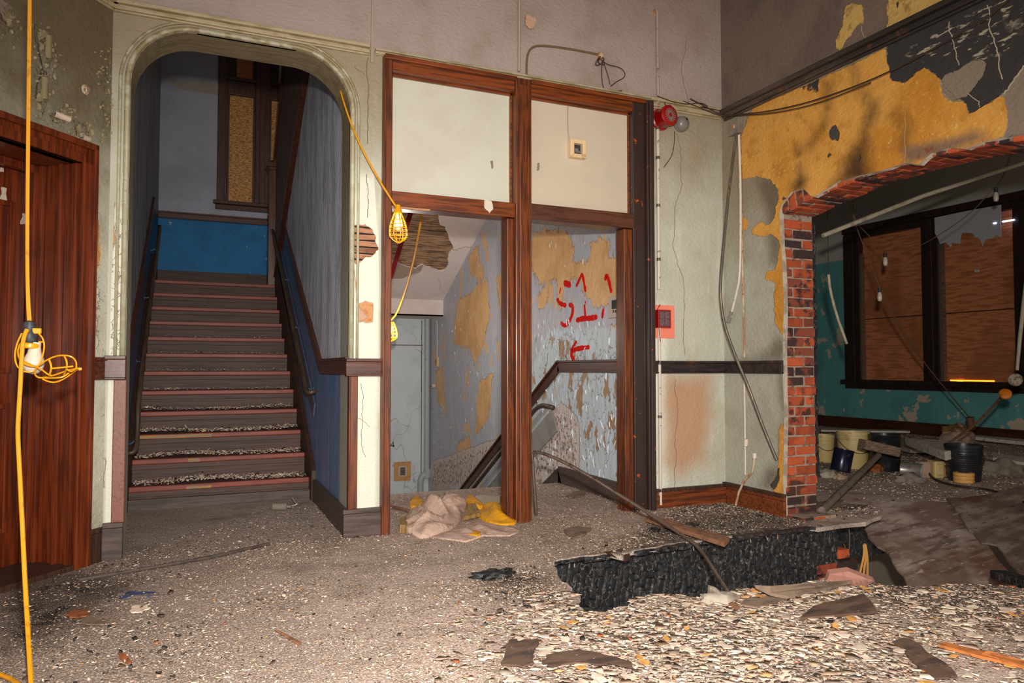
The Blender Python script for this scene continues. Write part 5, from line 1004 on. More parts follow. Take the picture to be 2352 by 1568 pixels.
# ================================================================== charred joist and burnt floor edge
def joist(name, label, X0, X1, Y, z0, z1, cat='joist', nx=150, nz=26, thick=.09, dirv=(1, 0, 0), P0=None, seed=3, lower=None):
    r = np.random.default_rng(seed); m = MB()
    us = np.linspace(X0, X1, nx); vs = np.linspace(z0, z1, nz)
    # alligator char: brick-like cells with domed faces
    cw, chh = .046, .10
    def h(u, v):
        col = np.floor(u/cw + .35*np.sin(v*17+u*3)); row = np.floor(v/chh + .5*((col % 2))+.25*np.sin(u*11))
        fu = (u/cw + .35*np.sin(v*17+u*3)) % 1; fv = (v/chh + .5*(col % 2)+.25*np.sin(u*11)) % 1
        d = min(fu, 1-fu)*2; e = min(fv, 1-fv)*2
        return .011*min(1, d*3.4)**.5*(.45+.55*min(1, e*6)**.5) + .006*math.sin(col*12.9+row*78.2)
    for i, u in enumerate(us):
        for j, v in enumerate(vs):
            ragt = .012*math.sin(u*23)+.01*math.sin(u*57); zz = v
            if j == nz-1: zz = v+ragt
            if j == 0 and lower: zz = v + lower(u)
            m.v.append((u, Y-h(u, v)-.012*math.sin(u*4)+.0, zz))
    for i in range(nx-1):
        for j in range(nz-1): a = i*nz+j; m.f.append((a, a+nz, a+nz+1, a+1))
    k = len(m.v); m.v += [(u, Y+thick, vs[-1]) for u in us]; m.v += [(u, Y+thick, vs[0]) for u in us]
    for i in range(nx-1):
        m.f.append((i*nz+nz-1, (i+1)*nz+nz-1, k+i+1, k+i)); m.f.append((k+i, k+i+1, k+nx+i+1, k+nx+i)); m.f.append((i*nz, k+nx+i, k+nx+i+1, (i+1)*nz))
    return tag(m.obj(name, m_char, None, smooth='a'), label, cat)
joist('charred_joist', 'deeply charred alligatored floor joist exposed below the broken floor edge', 1.78, 4.42, 4.03, -.62, -.045, nx=330, nz=64)
jj = joist('charred_joist', 'second charred joist in the hole to the right of the brick footing', 4.56, 6.6, 4.42, -.42, -.03, nx=110, nz=20, seed=8)
MB().box((1.78, 3.72, -.42), (1.88, 4.05, -.05)).obj('trimmer_end', m_char, 'world').name  # noqa
o = bpy.data.objects['trimmer_end']; tag(o, 'charred trimmer end at the left tip of the hole', 'joist'); o.name = 'trimmer_joist'
# layered floor edge: charred boards sticking out over the joist
ffe = []
for k, (a, b, dz, dy) in enumerate(((1.92, 3.0, -.012, .02), (2.75, 3.6, -.02, .03), (3.4, 4.2, -.004, .05), (2.2, 4.2, -.032, .0))):
    n = 40; xs = np.linspace(a, b, n); m = MB(); r = random.Random(k)
    fr = [(x, 3.90+.055*(x-1.93)/1.0*.5+.02-dy+r.uniform(-.012, .012) if x < 3 else 4.0-dy+r.uniform(-.012, .012)) for x in xs]
    bk = [(x, 4.18) for x in xs]
    for i, ((x, y), (x2, y2)) in enumerate(zip(fr, bk)): m.v += [(x, y, dz+.004+r.uniform(-.003, .003)), (x2, y2, dz), (x, y, dz-.012), (x2, y2, dz-.016)]
    for i in range(n-1):
        q = i*4; m.f += [(q, q+4, q+5, q+1), (q+2, q+3, q+7, q+6), (q, q+2, q+6, q+4), (q+1, q+5, q+7, q+3)]
    m.f += [(0, 1, 3, 2), (4*n-4, 4*n-2, 4*n-1, 4*n-3)]
    m.obj('charred_board', m_char if k != 2 else m_burntrail, floor)
q = onz(1425, 1268); m = MB(); m.add([q+V((-.10, .03, .006)), q+V((.09, .05, .006)), q+V((.03, -.07, -.03)), q+V((-.02, -.08, -.035))], [(0, 3, 2, 1)]); m.add([q+V((-.10, .03, .002)), q+V((.09, .05, .002)), q+V((.03, -.07, -.034)), q+V((-.02, -.08, -.039))], [(0, 1, 2, 3)])
tag(m.obj('linoleum_flap', m_olddark, None), 'small brown linoleum flap curling over the charred edge', 'flap')
# end of a brown joist beside the footing
MB().box((3.95, 4.06, -.16), (4.21, 4.16, -.04)).obj('timber_end', m_baseRed, 'world'); tag(bpy.data.objects['timber_end'], 'unburnt red-brown timber end beside the brick footing', 'timber')
# nails
for k, px in enumerate((1310, 1320, 1545, 1590, 1720, 1755, 1785)):
    p = ony(px, 1290-(px-1310)*.135, 4.0); tag(MB().tube([p+V((0, 0, .03)), p+V((random.uniform(-.02, .02), -.02, -.03))], .0022, 5).obj('nail', m_rust, None), 'thin rusty nail hanging along the charred floor edge', 'nail', 'nails along the charred floor edge')
# ================================================================== long bent rod, boards and sheets
tag(MB().tube([ony(1232,1180,4.93), ony(1222,1045,4.93), ony(1228,1036,4.92), ony(1262,1045,4.82), ony(1330,1078,4.66), ony(1480,1172,4.30), ony(1590,1243,3.93), ony(1614,1268,3.82), ony(1640,1310,3.42), ony(1694,1393,2.80)], .0125, 12, smooth=1).obj('bent_rod', m_steel, None, smooth='a'), 'long bent metal rod leaning from the centre post across the charred joist', 'rod')
def board(name, label, P4, th, mat, cat='board', group=None, jag=.004, bev=0):
    """P4: corner points (3D) around; th thickness downward"""
    p = [V(q) for q in P4]; n = (p[1]-p[0]).cross(p[2]-p[0]).normalized()
    if n.z < 0: n = -n
    m = MB(); k = len(p); m.v = [tuple(q+n*th) for q in p]+[tuple(q) for q in p]
    m.f = [tuple(range(k)), tuple(range(2*k-1, k-1, -1))]+[(i, i+k, (i+1) % k+k, (i+1) % k) for i in range(k)]
    return tag(m.obj(name, mat, None, bevel=bev), label, cat, group)
def Z(x, y, z=.004): return onz(x, y, z)
board('batten', 'brown wooden slat lying under the bent rod on the burnt floor edge', [Z(1480,1196,.02), Z(1494,1190,.02), Z(1676,1244,.02), Z(1664,1256,.02)], .03, m_gray_wood2 := M('brown_slat', (150, 104, 76), .8, [('n', (20., 20., 20.), .45, .62, (104, 70, 50), .8)], [(50., .4)]))
board('wood_stick', 'thin reddish stick at the foot of the bent rod', [Z(1644,1372,.0), Z(1652,1368,.0), Z(1700,1398,.005), Z(1692,1404,.005)], .012, m_gray_wood2)
tag(MB().add([], []).tube([Z(180,1332,.012), Z(330,1306,.014), Z(480,1280,.014), Z(620,1248,.016)], .011, 8).obj('dark_rod', m_blackrod := M('sooty_rod', (84, 70, 62), .7, [('n', 20., .5, .66, (56, 46, 42), .8)]), None), 'long dark sooty rod lying across the floor in front of the arch', 'rod')
board('blue_strip', 'dusty blue plastic strip lying on the left of the floor', [Z(268,1368), Z(276,1358), Z(364,1360), Z(366,1370), Z(300,1372), Z(282,1376)], .004, M('blue_plastic', (64, 78, 122), .5, [('n', 14., .5, .58, (150, 132, 120), .9)]), 'strip')
board('wood_splinter', 'slender brown wood splinter lying in the middle foreground', [Z(630,1448,.004), Z(640,1452,.008), Z(692,1478,.004), Z(684,1482,.004)], .008, m_gray_wood2, 'splinter')
board('leaf_scrap', 'curled rust-brown scrap in the left foreground', [Z(272,1498,.006), Z(288,1500,.02), Z(304,1520,.01), Z(300,1524,.004), Z(280,1518,.004)], .003, m_rustbrown := M('rust_brown_scrap', (150, 84, 44), .8, [('n', 20., .5, .66, (110, 60, 32), .8)]), 'scrap')
board('lath_stick', 'orange-brown lath lying in the lower right foreground', [Z(2156,1486,.006), Z(2170,1480,.008), Z(2352,1524,.01), Z(2352,1536,.01), Z(2250,1512,.008)], .012, m_orstick := M('orange_lath', (192, 116, 60), .7, [('n', 20., .5, .66, (140, 78, 40), .8)]), 'lath')
board('lath_stick', 'second orange-brown lath at the lower right edge of the frame', [Z(2256,1506,.012), Z(2270,1500,.02), Z(2400,1535,.012), Z(2400,1550,.012)], .014, m_orstick, 'lath')
m_tile = M('sooty_board', (96, 72, 58), .85, [('n', (4., 14., 4.), .45, .62, (62, 46, 38), .9), ('n', 50., .66, .72, (180, 150, 126), .8)], [((10., 40., 10.), .8)])
board('burnt_floorboard', 'dark triangular burnt board lying in front of the hole', [Z(1838,1424,.01), Z(1870,1396,.012), Z(1985,1368,.03), Z(2000,1385,.03), Z(2016,1408,.014), Z(1960,1414,.01)], .012, m_tile)
board('lifted_floorboard', 'curled dusty floorboard with a pale edge at the brink of the hole', [Z(1735,1350,.05), Z(1770,1352,.055), Z(1850,1346,.02), Z(1960,1338,.012), Z(1900,1356,.01), Z(1812,1376,.01), Z(1770,1368,.03)], .014, m_tile2 := M('dusty_board', (132, 110, 92), .9, [('n', 6., .45, .62, (100, 82, 68), .9), ('n', 50., .66, .72, (214, 190, 168), .8)], [(20., 1.)]))
board('dusty_floorboard', 'narrow dusty board lying beside the lower end of the rod', [Z(1700,1392,.004), Z(1712,1378,.006), Z(1800,1370,.006), Z(1806,1378,.006), Z(1740,1398,.004)], .01, m_tile2)
for k, (pts, lb) in enumerate((([(1150,1530),(1160,1490),(1175,1476),(1235,1472),(1228,1500),(1226,1532),(1200,1540)], 'charred square of board in the bottom centre foreground'), ([(1240,1524),(1290,1504),(1330,1498),(1380,1506),(1450,1530),(1460,1548),(1400,1530),(1330,1530),(1270,1536)], 'long dark charred scrap at the bottom centre'),
    ([(2050,1480),(2090,1475),(2170,1530),(2200,1560),(2150,1568),(2100,1530)], 'long dusty dark board strip in the lower right foreground'), ([(150,1420),(170,1406),(200,1408),(204,1418),(180,1424)], 'tan-brown scrap in the left foreground'), ([(190,1440),(200,1420),(252,1418),(254,1430),(220,1440)], 'greyish brown scrap beside the tan one'),
    ([(298,1406),(306,1396),(330,1400),(345,1392),(346,1402),(325,1410),(304,1412)], 'pale pink torn scrap on the left of the floor'), ([(1295,1220),(1330,1212),(1360,1218),(1345,1232),(1312,1240)], 'flat grey scrap behind the charred edge'), ([(1300,1140),(1330,1130),(1345,1128),(1340,1140),(1316,1146)], 'dusty scrap behind the right doorway'))):
    mt = (m_tile, m_tile, m_tile, m_rustbrown, m_tile2, m_chip1, m_tile2, m_tile2)[k]
    rr_ = random.Random(k); q = rough([tuple(Z(x, y, 0)[:2]) for x, y in pts], .018, 2, seed=k)
    m = MB(); nn = len(q); zz = [.004+.010*(.5+.5*math.sin(x*25+k)*math.cos(y*21)) for x, y in q]; cx = sum(x for x, y in q)/nn; cy = sum(y for x, y in q)/nn
    m.v = [(x, y, z_+.006) for (x, y), z_ in zip(q, zz)]+[(cx, cy, .016)]+[(x, y, z_) for (x, y), z_ in zip(q, zz)]
    m.f = [(i, (i+1) % nn, nn) for i in range(nn)]+[(i, i+nn+1, (i+1) % nn+nn+1, (i+1) % nn) for i in range(nn)]
    tag(m.obj('debris_scrap', mt, None), lb, 'scrap')
# charred lumps
def lump(name, label, c, s, mat, cat, seed=0, sub=2, amp=.35, group=None):
    bm = bmesh.new(); bmesh.ops.create_icosphere(bm, subdivisions=sub+1, radius=1); r = random.Random(seed)
    ph = [r.uniform(0, 6) for _ in range(6)]
    for v_ in bm.verts:
        d = v_.co.normalized(); f = 1+amp*(math.sin(d.x*4+ph[0])*math.sin(d.y*5+ph[1])+.5*math.sin(d.z*9+ph[2]+d.x*7)); q = d*f
        v_.co = V((q.x*s[0], q.y*s[1], max(q.z, -.3)*s[2]))
    m = MB(); m.v = [tuple(v_.co+V(c)+V((0, 0, s[2]*.3))) for v_ in bm.verts]; m.f = [tuple(x.index for x in f.verts) for f in bm.faces]; bm.free()
    return tag(m.obj(name, mat, None, smooth=True), label, cat, group)
lump('charred_lump', 'black charred lump lying left of the hole', Z(1135, 1325, 0), (.11, .06, .03), m_char, 'debris', 3)
lump('rubble_stone', 'pale rubble stone under the foot of the bent rod', Z(1648, 1392, -.03), (.10, .08, .06), m_plaster_edge, 'rubble', 8)
for k, (px, py, s_) in enumerate(((1500,1222,.05), (1535,1226,.04), (1660,1213,.03), (1700,1216,.03), (1590,1210,.05), (1745,1190,.03))):
    lump('charcoal_chunk', 'small charcoal chunk scattered on the burnt floor edge', Z(px, py-3, 0), (s_, s_*.7, s_*.35), m_char, 'debris', 20+k, 1, group='charcoal chunks by the charred edge')
# fallen plywood sheets over the hole
def sheet3(name, label, tl, tr, bl, outline, th, mat, off=0, seed=1):
    """plane through three points, outline in pixels on that plane"""
    tl, tr, bl = V(tl), V(tr), V(bl); u = (tr-tl).normalized(); n = (tr-tl).cross(bl-tl).normalized()
    if n.dot(EYE-tl) < 0: n = -n
    v_ = n.cross(u).normalized(); P = PL(tl+n*off, u, v_, n); pol = rough([P.uv(*q) for q in outline], .02, 2, seed=seed)
    m = MB(); m.prism(P, pol, -th, 0); return tag(m.obj(name, mat, None), label, 'plywood sheet')
a_, b_, c_ = onz(1932, 1148, .03), onz(2178, 1146, .03), onz(2098, 1356, -.36)
sheet3('fallen_plywood', 'large scorched plywood sheet sloping down into the hole', a_, b_, c_, [(1936,1145),(2000,1148),(2100,1152),(2200,1150),(2260,1240),(2330,1330),(2352,1400),(2100,1400),(2075,1320),(2040,1268),(2016,1254),(1985,1210),(1960,1178),(1934,1162)], .016, m_sheet)
sheet3('fallen_plywood', 'second scorched plywood sheet overlapping on the right', a_, b_, c_, [(2174,1143),(2250,1138),(2352,1112),(2460,1110),(2560,1400),(2380,1390),(2330,1300),(2290,1250),(2255,1246),(2225,1215)], .016, m_sheet2 := M('scorched_plywood_right', (104, 84, 74), .7, [('n', (3., 10., 3.), .42, .6, (146, 128, 116), .9), ('n', 1.3, .5, .62, (84, 54, 38), .9), ('n', (12., 40., 12.), .58, .68, (44, 34, 28), .8)], [((8., 30., 8.), .8)]), off=.03, seed=4)
p1_, p2_ = ony(2290, 1322, 3.6), ony(2420, 1352, 3.55)
m = MB(); ragged_post; m.bar(onz(2292, 1318, -.1), onz(2400, 1350, -.05), .10, .05); tag(m.obj('charred_batten', m_char, None, bevel=.01), 'black charred batten at the right edge below the plywood', 'batten')
# straps hanging in the hole, wire loop
hs = thing('hanging_straps', 'loop of tan jute straps hanging in the dark hole', 'strap', ony(1990, 1340, 3.95))
for k, pts in enumerate((((1984,1250),(1985,1275),(1975,1315),(1970,1345)), ((1986,1248),(1990,1275),(1983,1315),(1985,1345)), ((1988,1250),(1993,1280),(1992,1320),(1994,1345)))):
    MB().tube([ony(x, y, 3.9+.02*k) for x, y in pts], .008, 6, smooth=2).obj('strap', m_hanger, hs)
tag(MB().tube([ony(x, y, 4.1) for x, y in ((1954,1180),(1949,1200),(1952,1240),(1950,1265),(1947,1272),(1938,1248))], .0035, 6, smooth=2).obj('loose_wire', m_wirel, None), 'thin loose wire dangling in front of the charred joist in the hole', 'wire')
board('floor_slab_edge', 'broken dusty floor slab at the brink behind the brick footing', [V((4.55, 4.40, -.03)), V((4.55, 4.62, -.002)), V((5.3, 4.62, -.002)), V((5.2, 4.36, -.02)), V((4.8, 4.30, -.02))], .02, m_tile2, 'floor slab')
board('fallen_brick_slab', 'flat reddish slab of masonry at the near brink of the hole', [Z(1895,1345,-.02), Z(1905,1318,.05), Z(1950,1312,.07), Z(2010,1335,.03), Z(1980,1350,-.0)], .04, M('pink_masonry', (158, 110, 96), .9, [('n', 14., .5, .64, (120, 84, 74), .8)], [(40., .8)]), 'masonry')
# ================================================================== rags and bits on the partition floor
def cloth(name, label, outline, z0, mat, amp=.04, seed=1, cat='rag', dens=.016, f=26):
    uv = [tuple(onz(*p)[:2]) for p in outline]; r = np.random.default_rng(seed)
    us = [p[0] for p in uv]; vs = [p[1] for p in uv]
    G = np.array(np.meshgrid(np.arange(min(us), max(us), dens), np.arange(min(vs), max(vs), dens))).reshape(2, -1).T; G = G + r.uniform(-.002, .002, G.shape)
    G = G[sdist(G, uv) > dens*.4]; pts = [V(g) for g in G]; k = len(pts); pts += [V(p) for p in uv]; n = len(uv)
    ov, oe, of, *_ = delaunay_2d_cdt(pts, [(k+i, k+(i+1) % n) for i in range(n)], [], 0, 1e-5)
    ov = np.array([tuple(v_) for v_ in ov]); F = np.array([tuple(x) for x in of if len(x) == 3]); F = F[inside(ov[F].mean(1), uv)]
    d = np.clip(sdist(ov, uv), 0, .2); ph = r.uniform(0, 6, 4); ang_ = r.uniform(-.6, .9)
    x = ov[:, 0]*math.cos(ang_)+ov[:, 1]*math.sin(ang_); y = -ov[:, 0]*math.sin(ang_)+ov[:, 1]*math.cos(ang_)
    w_ = x*f+2.2*np.sin(y*7+ph[0]); ridge = (1-np.abs(np.sin(w_)))**1.0
    h = z0 + amp*np.minimum(1, d/.16)**.7*(.35+ridge*.6+.35*np.sin(y*11+ph[1])*np.sin(x*6+ph[2]))
    m = MB(); m.v = [(a, b, float(c)) for (a, b), c in zip(ov, h)]; m.f = [tuple(map(int, q)) for q in F]
    E = {}
    for q in F:
        for i in range(3): E[(int(q[i]), int(q[(i+1) % 3]))] = 1
    bi = {}
    for a, b in [e for e in E if (e[1], e[0]) not in E]:
        for q in (a, b):
            if q not in bi: bi[q] = len(m.v); m.v.append((float(ov[q][0]), float(ov[q][1]), 0.001))
        m.f.append((b, a, bi[a], bi[b]))
    return tag(m.obj(name, mat, None, smooth=True), label, cat)
def lift(o, k): return o
# heights: outlines traced at the level the cloth reaches, so the far side is pulled in
cloth('dust_cloth', 'crumpled pinkish-grey dust cloth heaped on the floor of the left opening', [(918,1212),(934,1188),(965,1176),(1000,1160),(1050,1150),(1075,1153),(1068,1182),(1050,1206),(1030,1222),(985,1236),(965,1238),(945,1226),(922,1224)], .02, m_cloth, .13, 3, f=17)
cloth('dust_cloth', 'flatter end of grey cloth lying in front of the yellow pieces', [(985,1236),(1020,1222),(1060,1212),(1100,1200),(1140,1206),(1180,1212),(1196,1222),(1170,1232),(1110,1232),(1070,1246),(1030,1240)], .008, m_cloth, .03, 5, f=20)
cloth('yellow_cloth', 'crumpled bright yellow cloth draped at the foot of the centre post', [(1096,1172),(1110,1164),(1140,1162),(1160,1176),(1185,1180),(1192,1192),(1182,1206),(1150,1210),(1115,1200),(1098,1190)], .02, m_yglove, .09, 9, f=16)
cloth('yellow_cloth', 'yellow strip of cloth rising from the dust cloth', [(1070,1160),(1078,1146),(1090,1154),(1110,1170),(1104,1178),(1084,1166)], .05, m_yglove, .04, 11)
cloth('yellow_cloth', 'small yellow patch of cloth at the front of the heap', [(1052,1220),(1085,1218),(1104,1228),(1100,1236),(1078,1234),(1060,1228)], .02, m_yglove, .03, 12)
cloth('yellow_cloth', 'small yellow bundle of cloth behind the left post', [(940,1160),(946,1150),(960,1147),(972,1152),(974,1162),(960,1168),(944,1168)], .02, m_yglove, .07, 14, f=30)
board('brush_block', 'worn tan bristle block poking out at the left of the cloth', [Z(918,1224,.0), Z(920,1206,.0), Z(934,1206,.0), Z(936,1226,.0)], .06, m_tanbrush, 'brush')
board('bristle_pad', 'tan bristle pad between the cloth and the yellow strip', [Z(1062,1196,.02), Z(1074,1166,.05), Z(1090,1162,.05), Z(1102,1186,.02)], .03, m_tanbrush, 'brush')
tag(MB().tube([Z(898,1163,.012), Z(930,1170,.03), Z(960,1180,.03)], .013, 8).obj('wooden_rod', m_gray_wood2, None), 'round wooden handle lying between the left post and the cloth', 'handle')
gp = PL(onz(1128, 1156, 0), (1, 0, 0), (0, .35, 1), (0, -1, .35)); m = MB()
pts = [(1090,1142),(1094,1136),(1115,1135),(1132,1139),(1148,1138),(1164,1138),(1166,1158),(1148,1158),(1112,1161),(1096,1156)]
m.prism(gp, [gp.uv(*p) for p in pts], -.05, .0); tag(m.obj('grey_block', m_greyblock, None, bevel=.006), 'dusty grey block lying behind the rags in the left opening', 'block')
# paint roller at the foot of the stairs
r0 = onz(628, 1163, .03); r1 = onz(660, 1163, .03); pr_ = thing('paint_roller', 'dusty grey paint roller with a bent wire handle at the foot of the stairs', 'paint roller', onz(650, 1164, 0))
MB().tube([r0, r1], .028, 14).obj('sleeve', m_greyblock, pr_, smooth='a'); MB().tube([r1, r1+(r1-r0).normalized()*.03], .014, 10).obj('end_cap', m_tin, pr_, smooth='a')
MB().tube([r1+V((.02, 0, 0)), onz(677, 1160, .03), onz(682, 1157, .04), onz(674, 1148, .05), onz(672, 1143, .06)], .004, 6).obj('wire_handle', m_white, pr_)
# ================================================================== things in the other room
def at_floor(px, py): return onz(px, py, 0)
def bucket(name, label, px, py, wpx, hpx, mat, cat='bucket', taper=.86, rim=True, handle=True, lid=None, ribs=0, tilt=None, n=28):
    p = at_floor(px, py); D = (p-EYE).dot(FW); R1 = wpx/2*D/FPX; H = hpx*D/FPX; p = p+V((FW.x, FW.y, 0)).normalized()*R1*taper
    t = thing(name, label, cat, p)
    prof = [(0, 0), (R1*taper*.97, 0), (R1*taper, .01)]
    for k in range(ribs): f = .35+.12*k; prof += [(R1*(taper+(1-taper)*f), H*f), (R1*(taper+(1-taper)*f)+.008, H*f+.006), (R1*(taper+(1-taper)*f)+.008, H*f+.014), (R1*(taper+(1-taper)*f), H*f+.02)]
    if rim: prof += [(R1*.955, H*.80), (R1*.99, H*.81), (R1*.99, H*.83), (R1*.96, H*.84), (R1*.965, H*.91), (R1, H*.92), (R1, H)]
    else: prof += [(R1, H*.97), (R1*1.02, H*.98), (R1*1.02, H)]
    prof += [(R1*.95, H), (R1*.93, H*.8), (R1*taper*.92, .03), (0, .03)]
    b = MB().lathe(prof, p, (0, 0, 1), n).obj('body', mat, t, smooth='a')
    if lid: MB().lathe([(0, H*.86), (R1*.93, H*.86), (R1*.93, H*.84), (0, H*.84)], p, (0, 0, 1), n).obj('contents', lid, t)
    if handle:
        e = V((RT.x, RT.y, 0)).normalized(); f = V((-FW.x, -FW.y, 0)).normalized(); m = MB(); m.tube([p+e*(R1*math.cos(a))*1.02+f*(R1*1.03*math.sin(a))+V((0, 0, H*.82-H*.38*math.sin(a))) for a in np.linspace(0, math.pi, 15)], .004, 6); m.obj('handle', m_wire, t)
    return t, p, R1, H
bucket('bucket', 'cream plastic bucket half hidden behind the brick jamb', 1902, 1062, 46, 62, m_cream)
bucket('bucket', 'large cream plastic bucket with a wire handle behind the leaning pole', 1975, 1078, 72, 84, m_cream)
bucket('paint_drum', 'black round drum with a pale dusty top', 2049, 1084, 70, 84, m_blackpl, 'drum', taper=.93, rim=False, handle=False, lid=m_plaster_edge)
bucket('bucket', 'black ribbed bucket with a dusty lid at the end of the white plank', 2236, 1108, 80, 84, m_blackpl, ribs=4, lid=m_plaster_edge)
def lying(name, label, c, ax, R, Ln, mat, lidmat, cat='can', n=24):
    c = V(c); t = thing(name, label, cat, c-V((0, 0, R))); ax = V(ax).normalized()
    MB().lathe([(0, -Ln/2), (R*.98, -Ln/2), (R, -Ln/2+.006), (R*.97, -Ln/2+.012), (R*.97, Ln/2-.012), (R, Ln/2-.006), (R, Ln/2), (R*.9, Ln/2)], c, ax, n).obj('body', mat, t, smooth='a')
    MB().lathe([(0, Ln/2-.004), (R*.88, Ln/2-.004), (R*.9, Ln/2+.002), (R*.9, Ln/2-.02), (0, Ln/2-.02)], c, ax, n).obj('lid', lidmat, t, smooth='a'); return t
p = at_floor(1935, 1086); D = (p-EYE).dot(FW); k_ = D/FPX; rv = V((RT.x, RT.y, 0)).normalized(); fv = V((FW.x, FW.y, 0)).normalized()
lying('tin_can', 'dark blue tin can tipped upright against the rubble left of the pole', p+V((0, 0, 30*k_)), (rv*.22+V((0, 0, 1))), 22*k_, 50*k_, m_bluecan, m_bluecan)
p = at_floor(2095, 1097); k_ = (p-EYE).dot(FW)/FPX
lying('tin_can', 'bare tin can on its side with a white lid, before the white plank', p+V((0, 0, 17*k_)), (rv*.75-fv*.65), 17*k_, 44*k_, m_tin, m_tinlid)
jg = at_floor(2158, 1100); k_ = (jg-EYE).dot(FW)/FPX; t = thing('plastic_jug', 'cream rectangular plastic jug lying beside the bare tin can', 'jug', jg)
JPn = PL(jg+fv*.1, rv, (0, 0, 1), -fv)
MB().pbox(JPn, -36*k_, -10*k_, 0, 38*k_, -.08, .05).obj('body', m_sack, t, bevel=.02); MB().pbox(JPn, -8*k_, 16*k_, 0, 40*k_, -.08, .08).obj('body_end', m_cream, t, bevel=.02); MB().pbox(JPn, -4*k_, 12*k_, 8*k_, 34*k_, .07, .095).obj('recess_rim', m_cream, t, bevel=.01)
t2 = at_floor(2185, 1096); MB().lathe([(0, 0), (16*k_, 0), (16*k_, 36*k_), (0, 36*k_)], t2+fv*.12, (0, 0, 1), 18).obj('rusty_tin', m_rust, None, smooth='a'); tag(bpy.data.objects['rusty_tin'], 'rusty tin between the jug and the black ribbed bucket', 'can')
yr = at_floor(2214, 1108); k_ = (yr-EYE).dot(FW)/FPX
m = MB()
for q in range(3): m.lathe([(14*k_, -.02), (21*k_, -.015), (22*k_, 0), (21*k_, .015), (14*k_, .02), (14*k_, -.02)], yr+V((0, 0, .02+.033*q)), (0, 0, 1), 20)
tag(m.obj('tape_roll', M('yellow_tape', (228, 170, 92), .6, [('n', 8., .5, .66, (190, 120, 56), .8)]), None, smooth='a'), 'stack of orange-yellow tape rolls in front of the black ribbed bucket', 'tape')
# white plank across, other planks
pa = onz(2000, 1010, .22); pb_ = onz(2165, 1068, .26)
m_plank = M('white_plank', (232, 222, 206), .7, [('n', (3., 20., 20.), .5, .66, (150, 138, 126), .8)])
board('white_plank', 'thick off-white painted plank resting across the bucket and cans', [onz(2080,1022,.20), onz(2200,1030,.22), onz(2250,1038,.22), onz(2172,1058,.22)], .09, m_plank, 'plank', bev=.005)
board('white_plank', 'long pale plank lying flat by the classroom skirting', [onz(1886,986,.03), onz(2090,991,.03), onz(2090,994,.03), onz(1886,991,.03)], .03, m_plank, 'plank')
board('white_plank', 'pale rusty-stained plank along the skirting at the right edge', [onz(2240,1004,.03), onz(2420,1022,.03), onz(2420,1030,.03), onz(2240,1010,.03)], .05, m_plank, 'plank')
board('white_plank', 'pale plank lying behind the black ribbed bucket', [onz(2280,1050,.03), onz(2420,1072,.03), onz(2420,1084,.03), onz(2280,1062,.03)], .06, m_plank, 'plank')
board('door_slab', 'long grey-white flat board lying between the drum and the sack', [onz(1980,1012,.05), onz(2200,1014,.05), onz(2240,1040,.05), onz(2090,1040,.05)], .05, m_plaster_edge, 'board')
# sack
sk = at_floor(2200, 1028); k_ = (sk-EYE).dot(FW)/FPX
lump('cement_sack', 'slumped brownish paper sack near the classroom skirting', sk, (46*k_, 26*k_, 40*k_), m_sack, 'sack', 5, 3, .12)
lump('fibre_heap', 'heap of brown fibre spilling from the top of the paper sack', sk+V((0, 0, 38*k_)), (34*k_, 20*k_, 12*k_), m_burlap, 'fibre', 6, 2, .3)
for k, (px, py, w_, mt, lb) in enumerate(((1905,1095,24,m_plaster_edge,'pale rubble lump beside the brick jamb in the classroom'), (1930,1100,16,m_sack,'small pinkish rubble lump below the blue tin'), (2010,1082,24,m_rustbrown,'reddish brown round lump by the leaning pole'), (2030,1080,20,m_rustbrown,'reddish brown lump touching the black drum'), (1900,1050,24,m_rustbrown,'dark red brick lump in front of the hidden bucket'), (2300,1088,46,m_greyblock,'low grey rubble heap right of the black ribbed bucket'), (1990,1042,14,m_rustbrown,'brown lump between the two cream buckets'), (2090,1108,30,m_greyblock,'flat grey rubble in front of the tin can'))):
    p = at_floor(px, py); k_ = (p-EYE).dot(FW)/FPX; lump('rubble_lump', lb, p, (w_*k_, w_*.8*k_, w_*.55*k_), mt, 'rubble', 40+k, 2, .3)
# leaning pole with a wooden block
f0, f1 = onz(1888, 1172, .03), onz(2018, 1045, .24)
lpn = thing('leaning_pole', 'grey wooden pole with a small block head leaning from the footing into the classroom', 'pole', f0)
MB().tube([f0, f1], .03, 10).obj('pole', m_polem := M('pole_grey', (120, 106, 94), .7, [('n', 14., .5, .66, (84, 72, 62), .8)]), lpn, smooth='a')
m = MB(); m.bar(f1+V((-.18, .05, .12)), f1+V((.20, -.05, .03)), .14, .10); m.obj('head', m_gray_wood, lpn, bevel=.008)
# hanging bits: conduit, pendant cords with bulbs, arm with discs
tag(MB().tube([ony(1890,541,5.2), ony(2120,450,5.0), ony(2352,374,4.7), ony(2460,338,4.6)], .022, 8).obj('ceiling_conduit', m_whited := M('dusty_pipe', (190, 176, 150), .6, [('n', 10., .5, .66, (150, 136, 110), .8)]), None, smooth='a'), 'long pale conduit slanting across behind the brick arch', 'pipe')
def pend(label, x, y, Y, pts, r=.028):
    p = ony(x, y, Y); t = thing('hanging_bulb', label, 'bulb', p-V((0, 0, .16)))
    q0 = ony(*pts[0]); MB().tube([V((q0.x, q0.y, 4.745))]+[ony(a, b, c) for a, b, c in pts]+[p], .006, 6).obj('cord', m_wirel, t); MB().tube([p, p-V((0, 0, .06))], .02, 10).obj('socket', m_black, t, smooth='a')
    MB().lathe([(0, -.17), (.02, -.165), (r, -.14), (r, -.10), (.016, -.055)], p, (0, 0, 1), 14).obj('bulb', m_bulb, t, smooth='a')
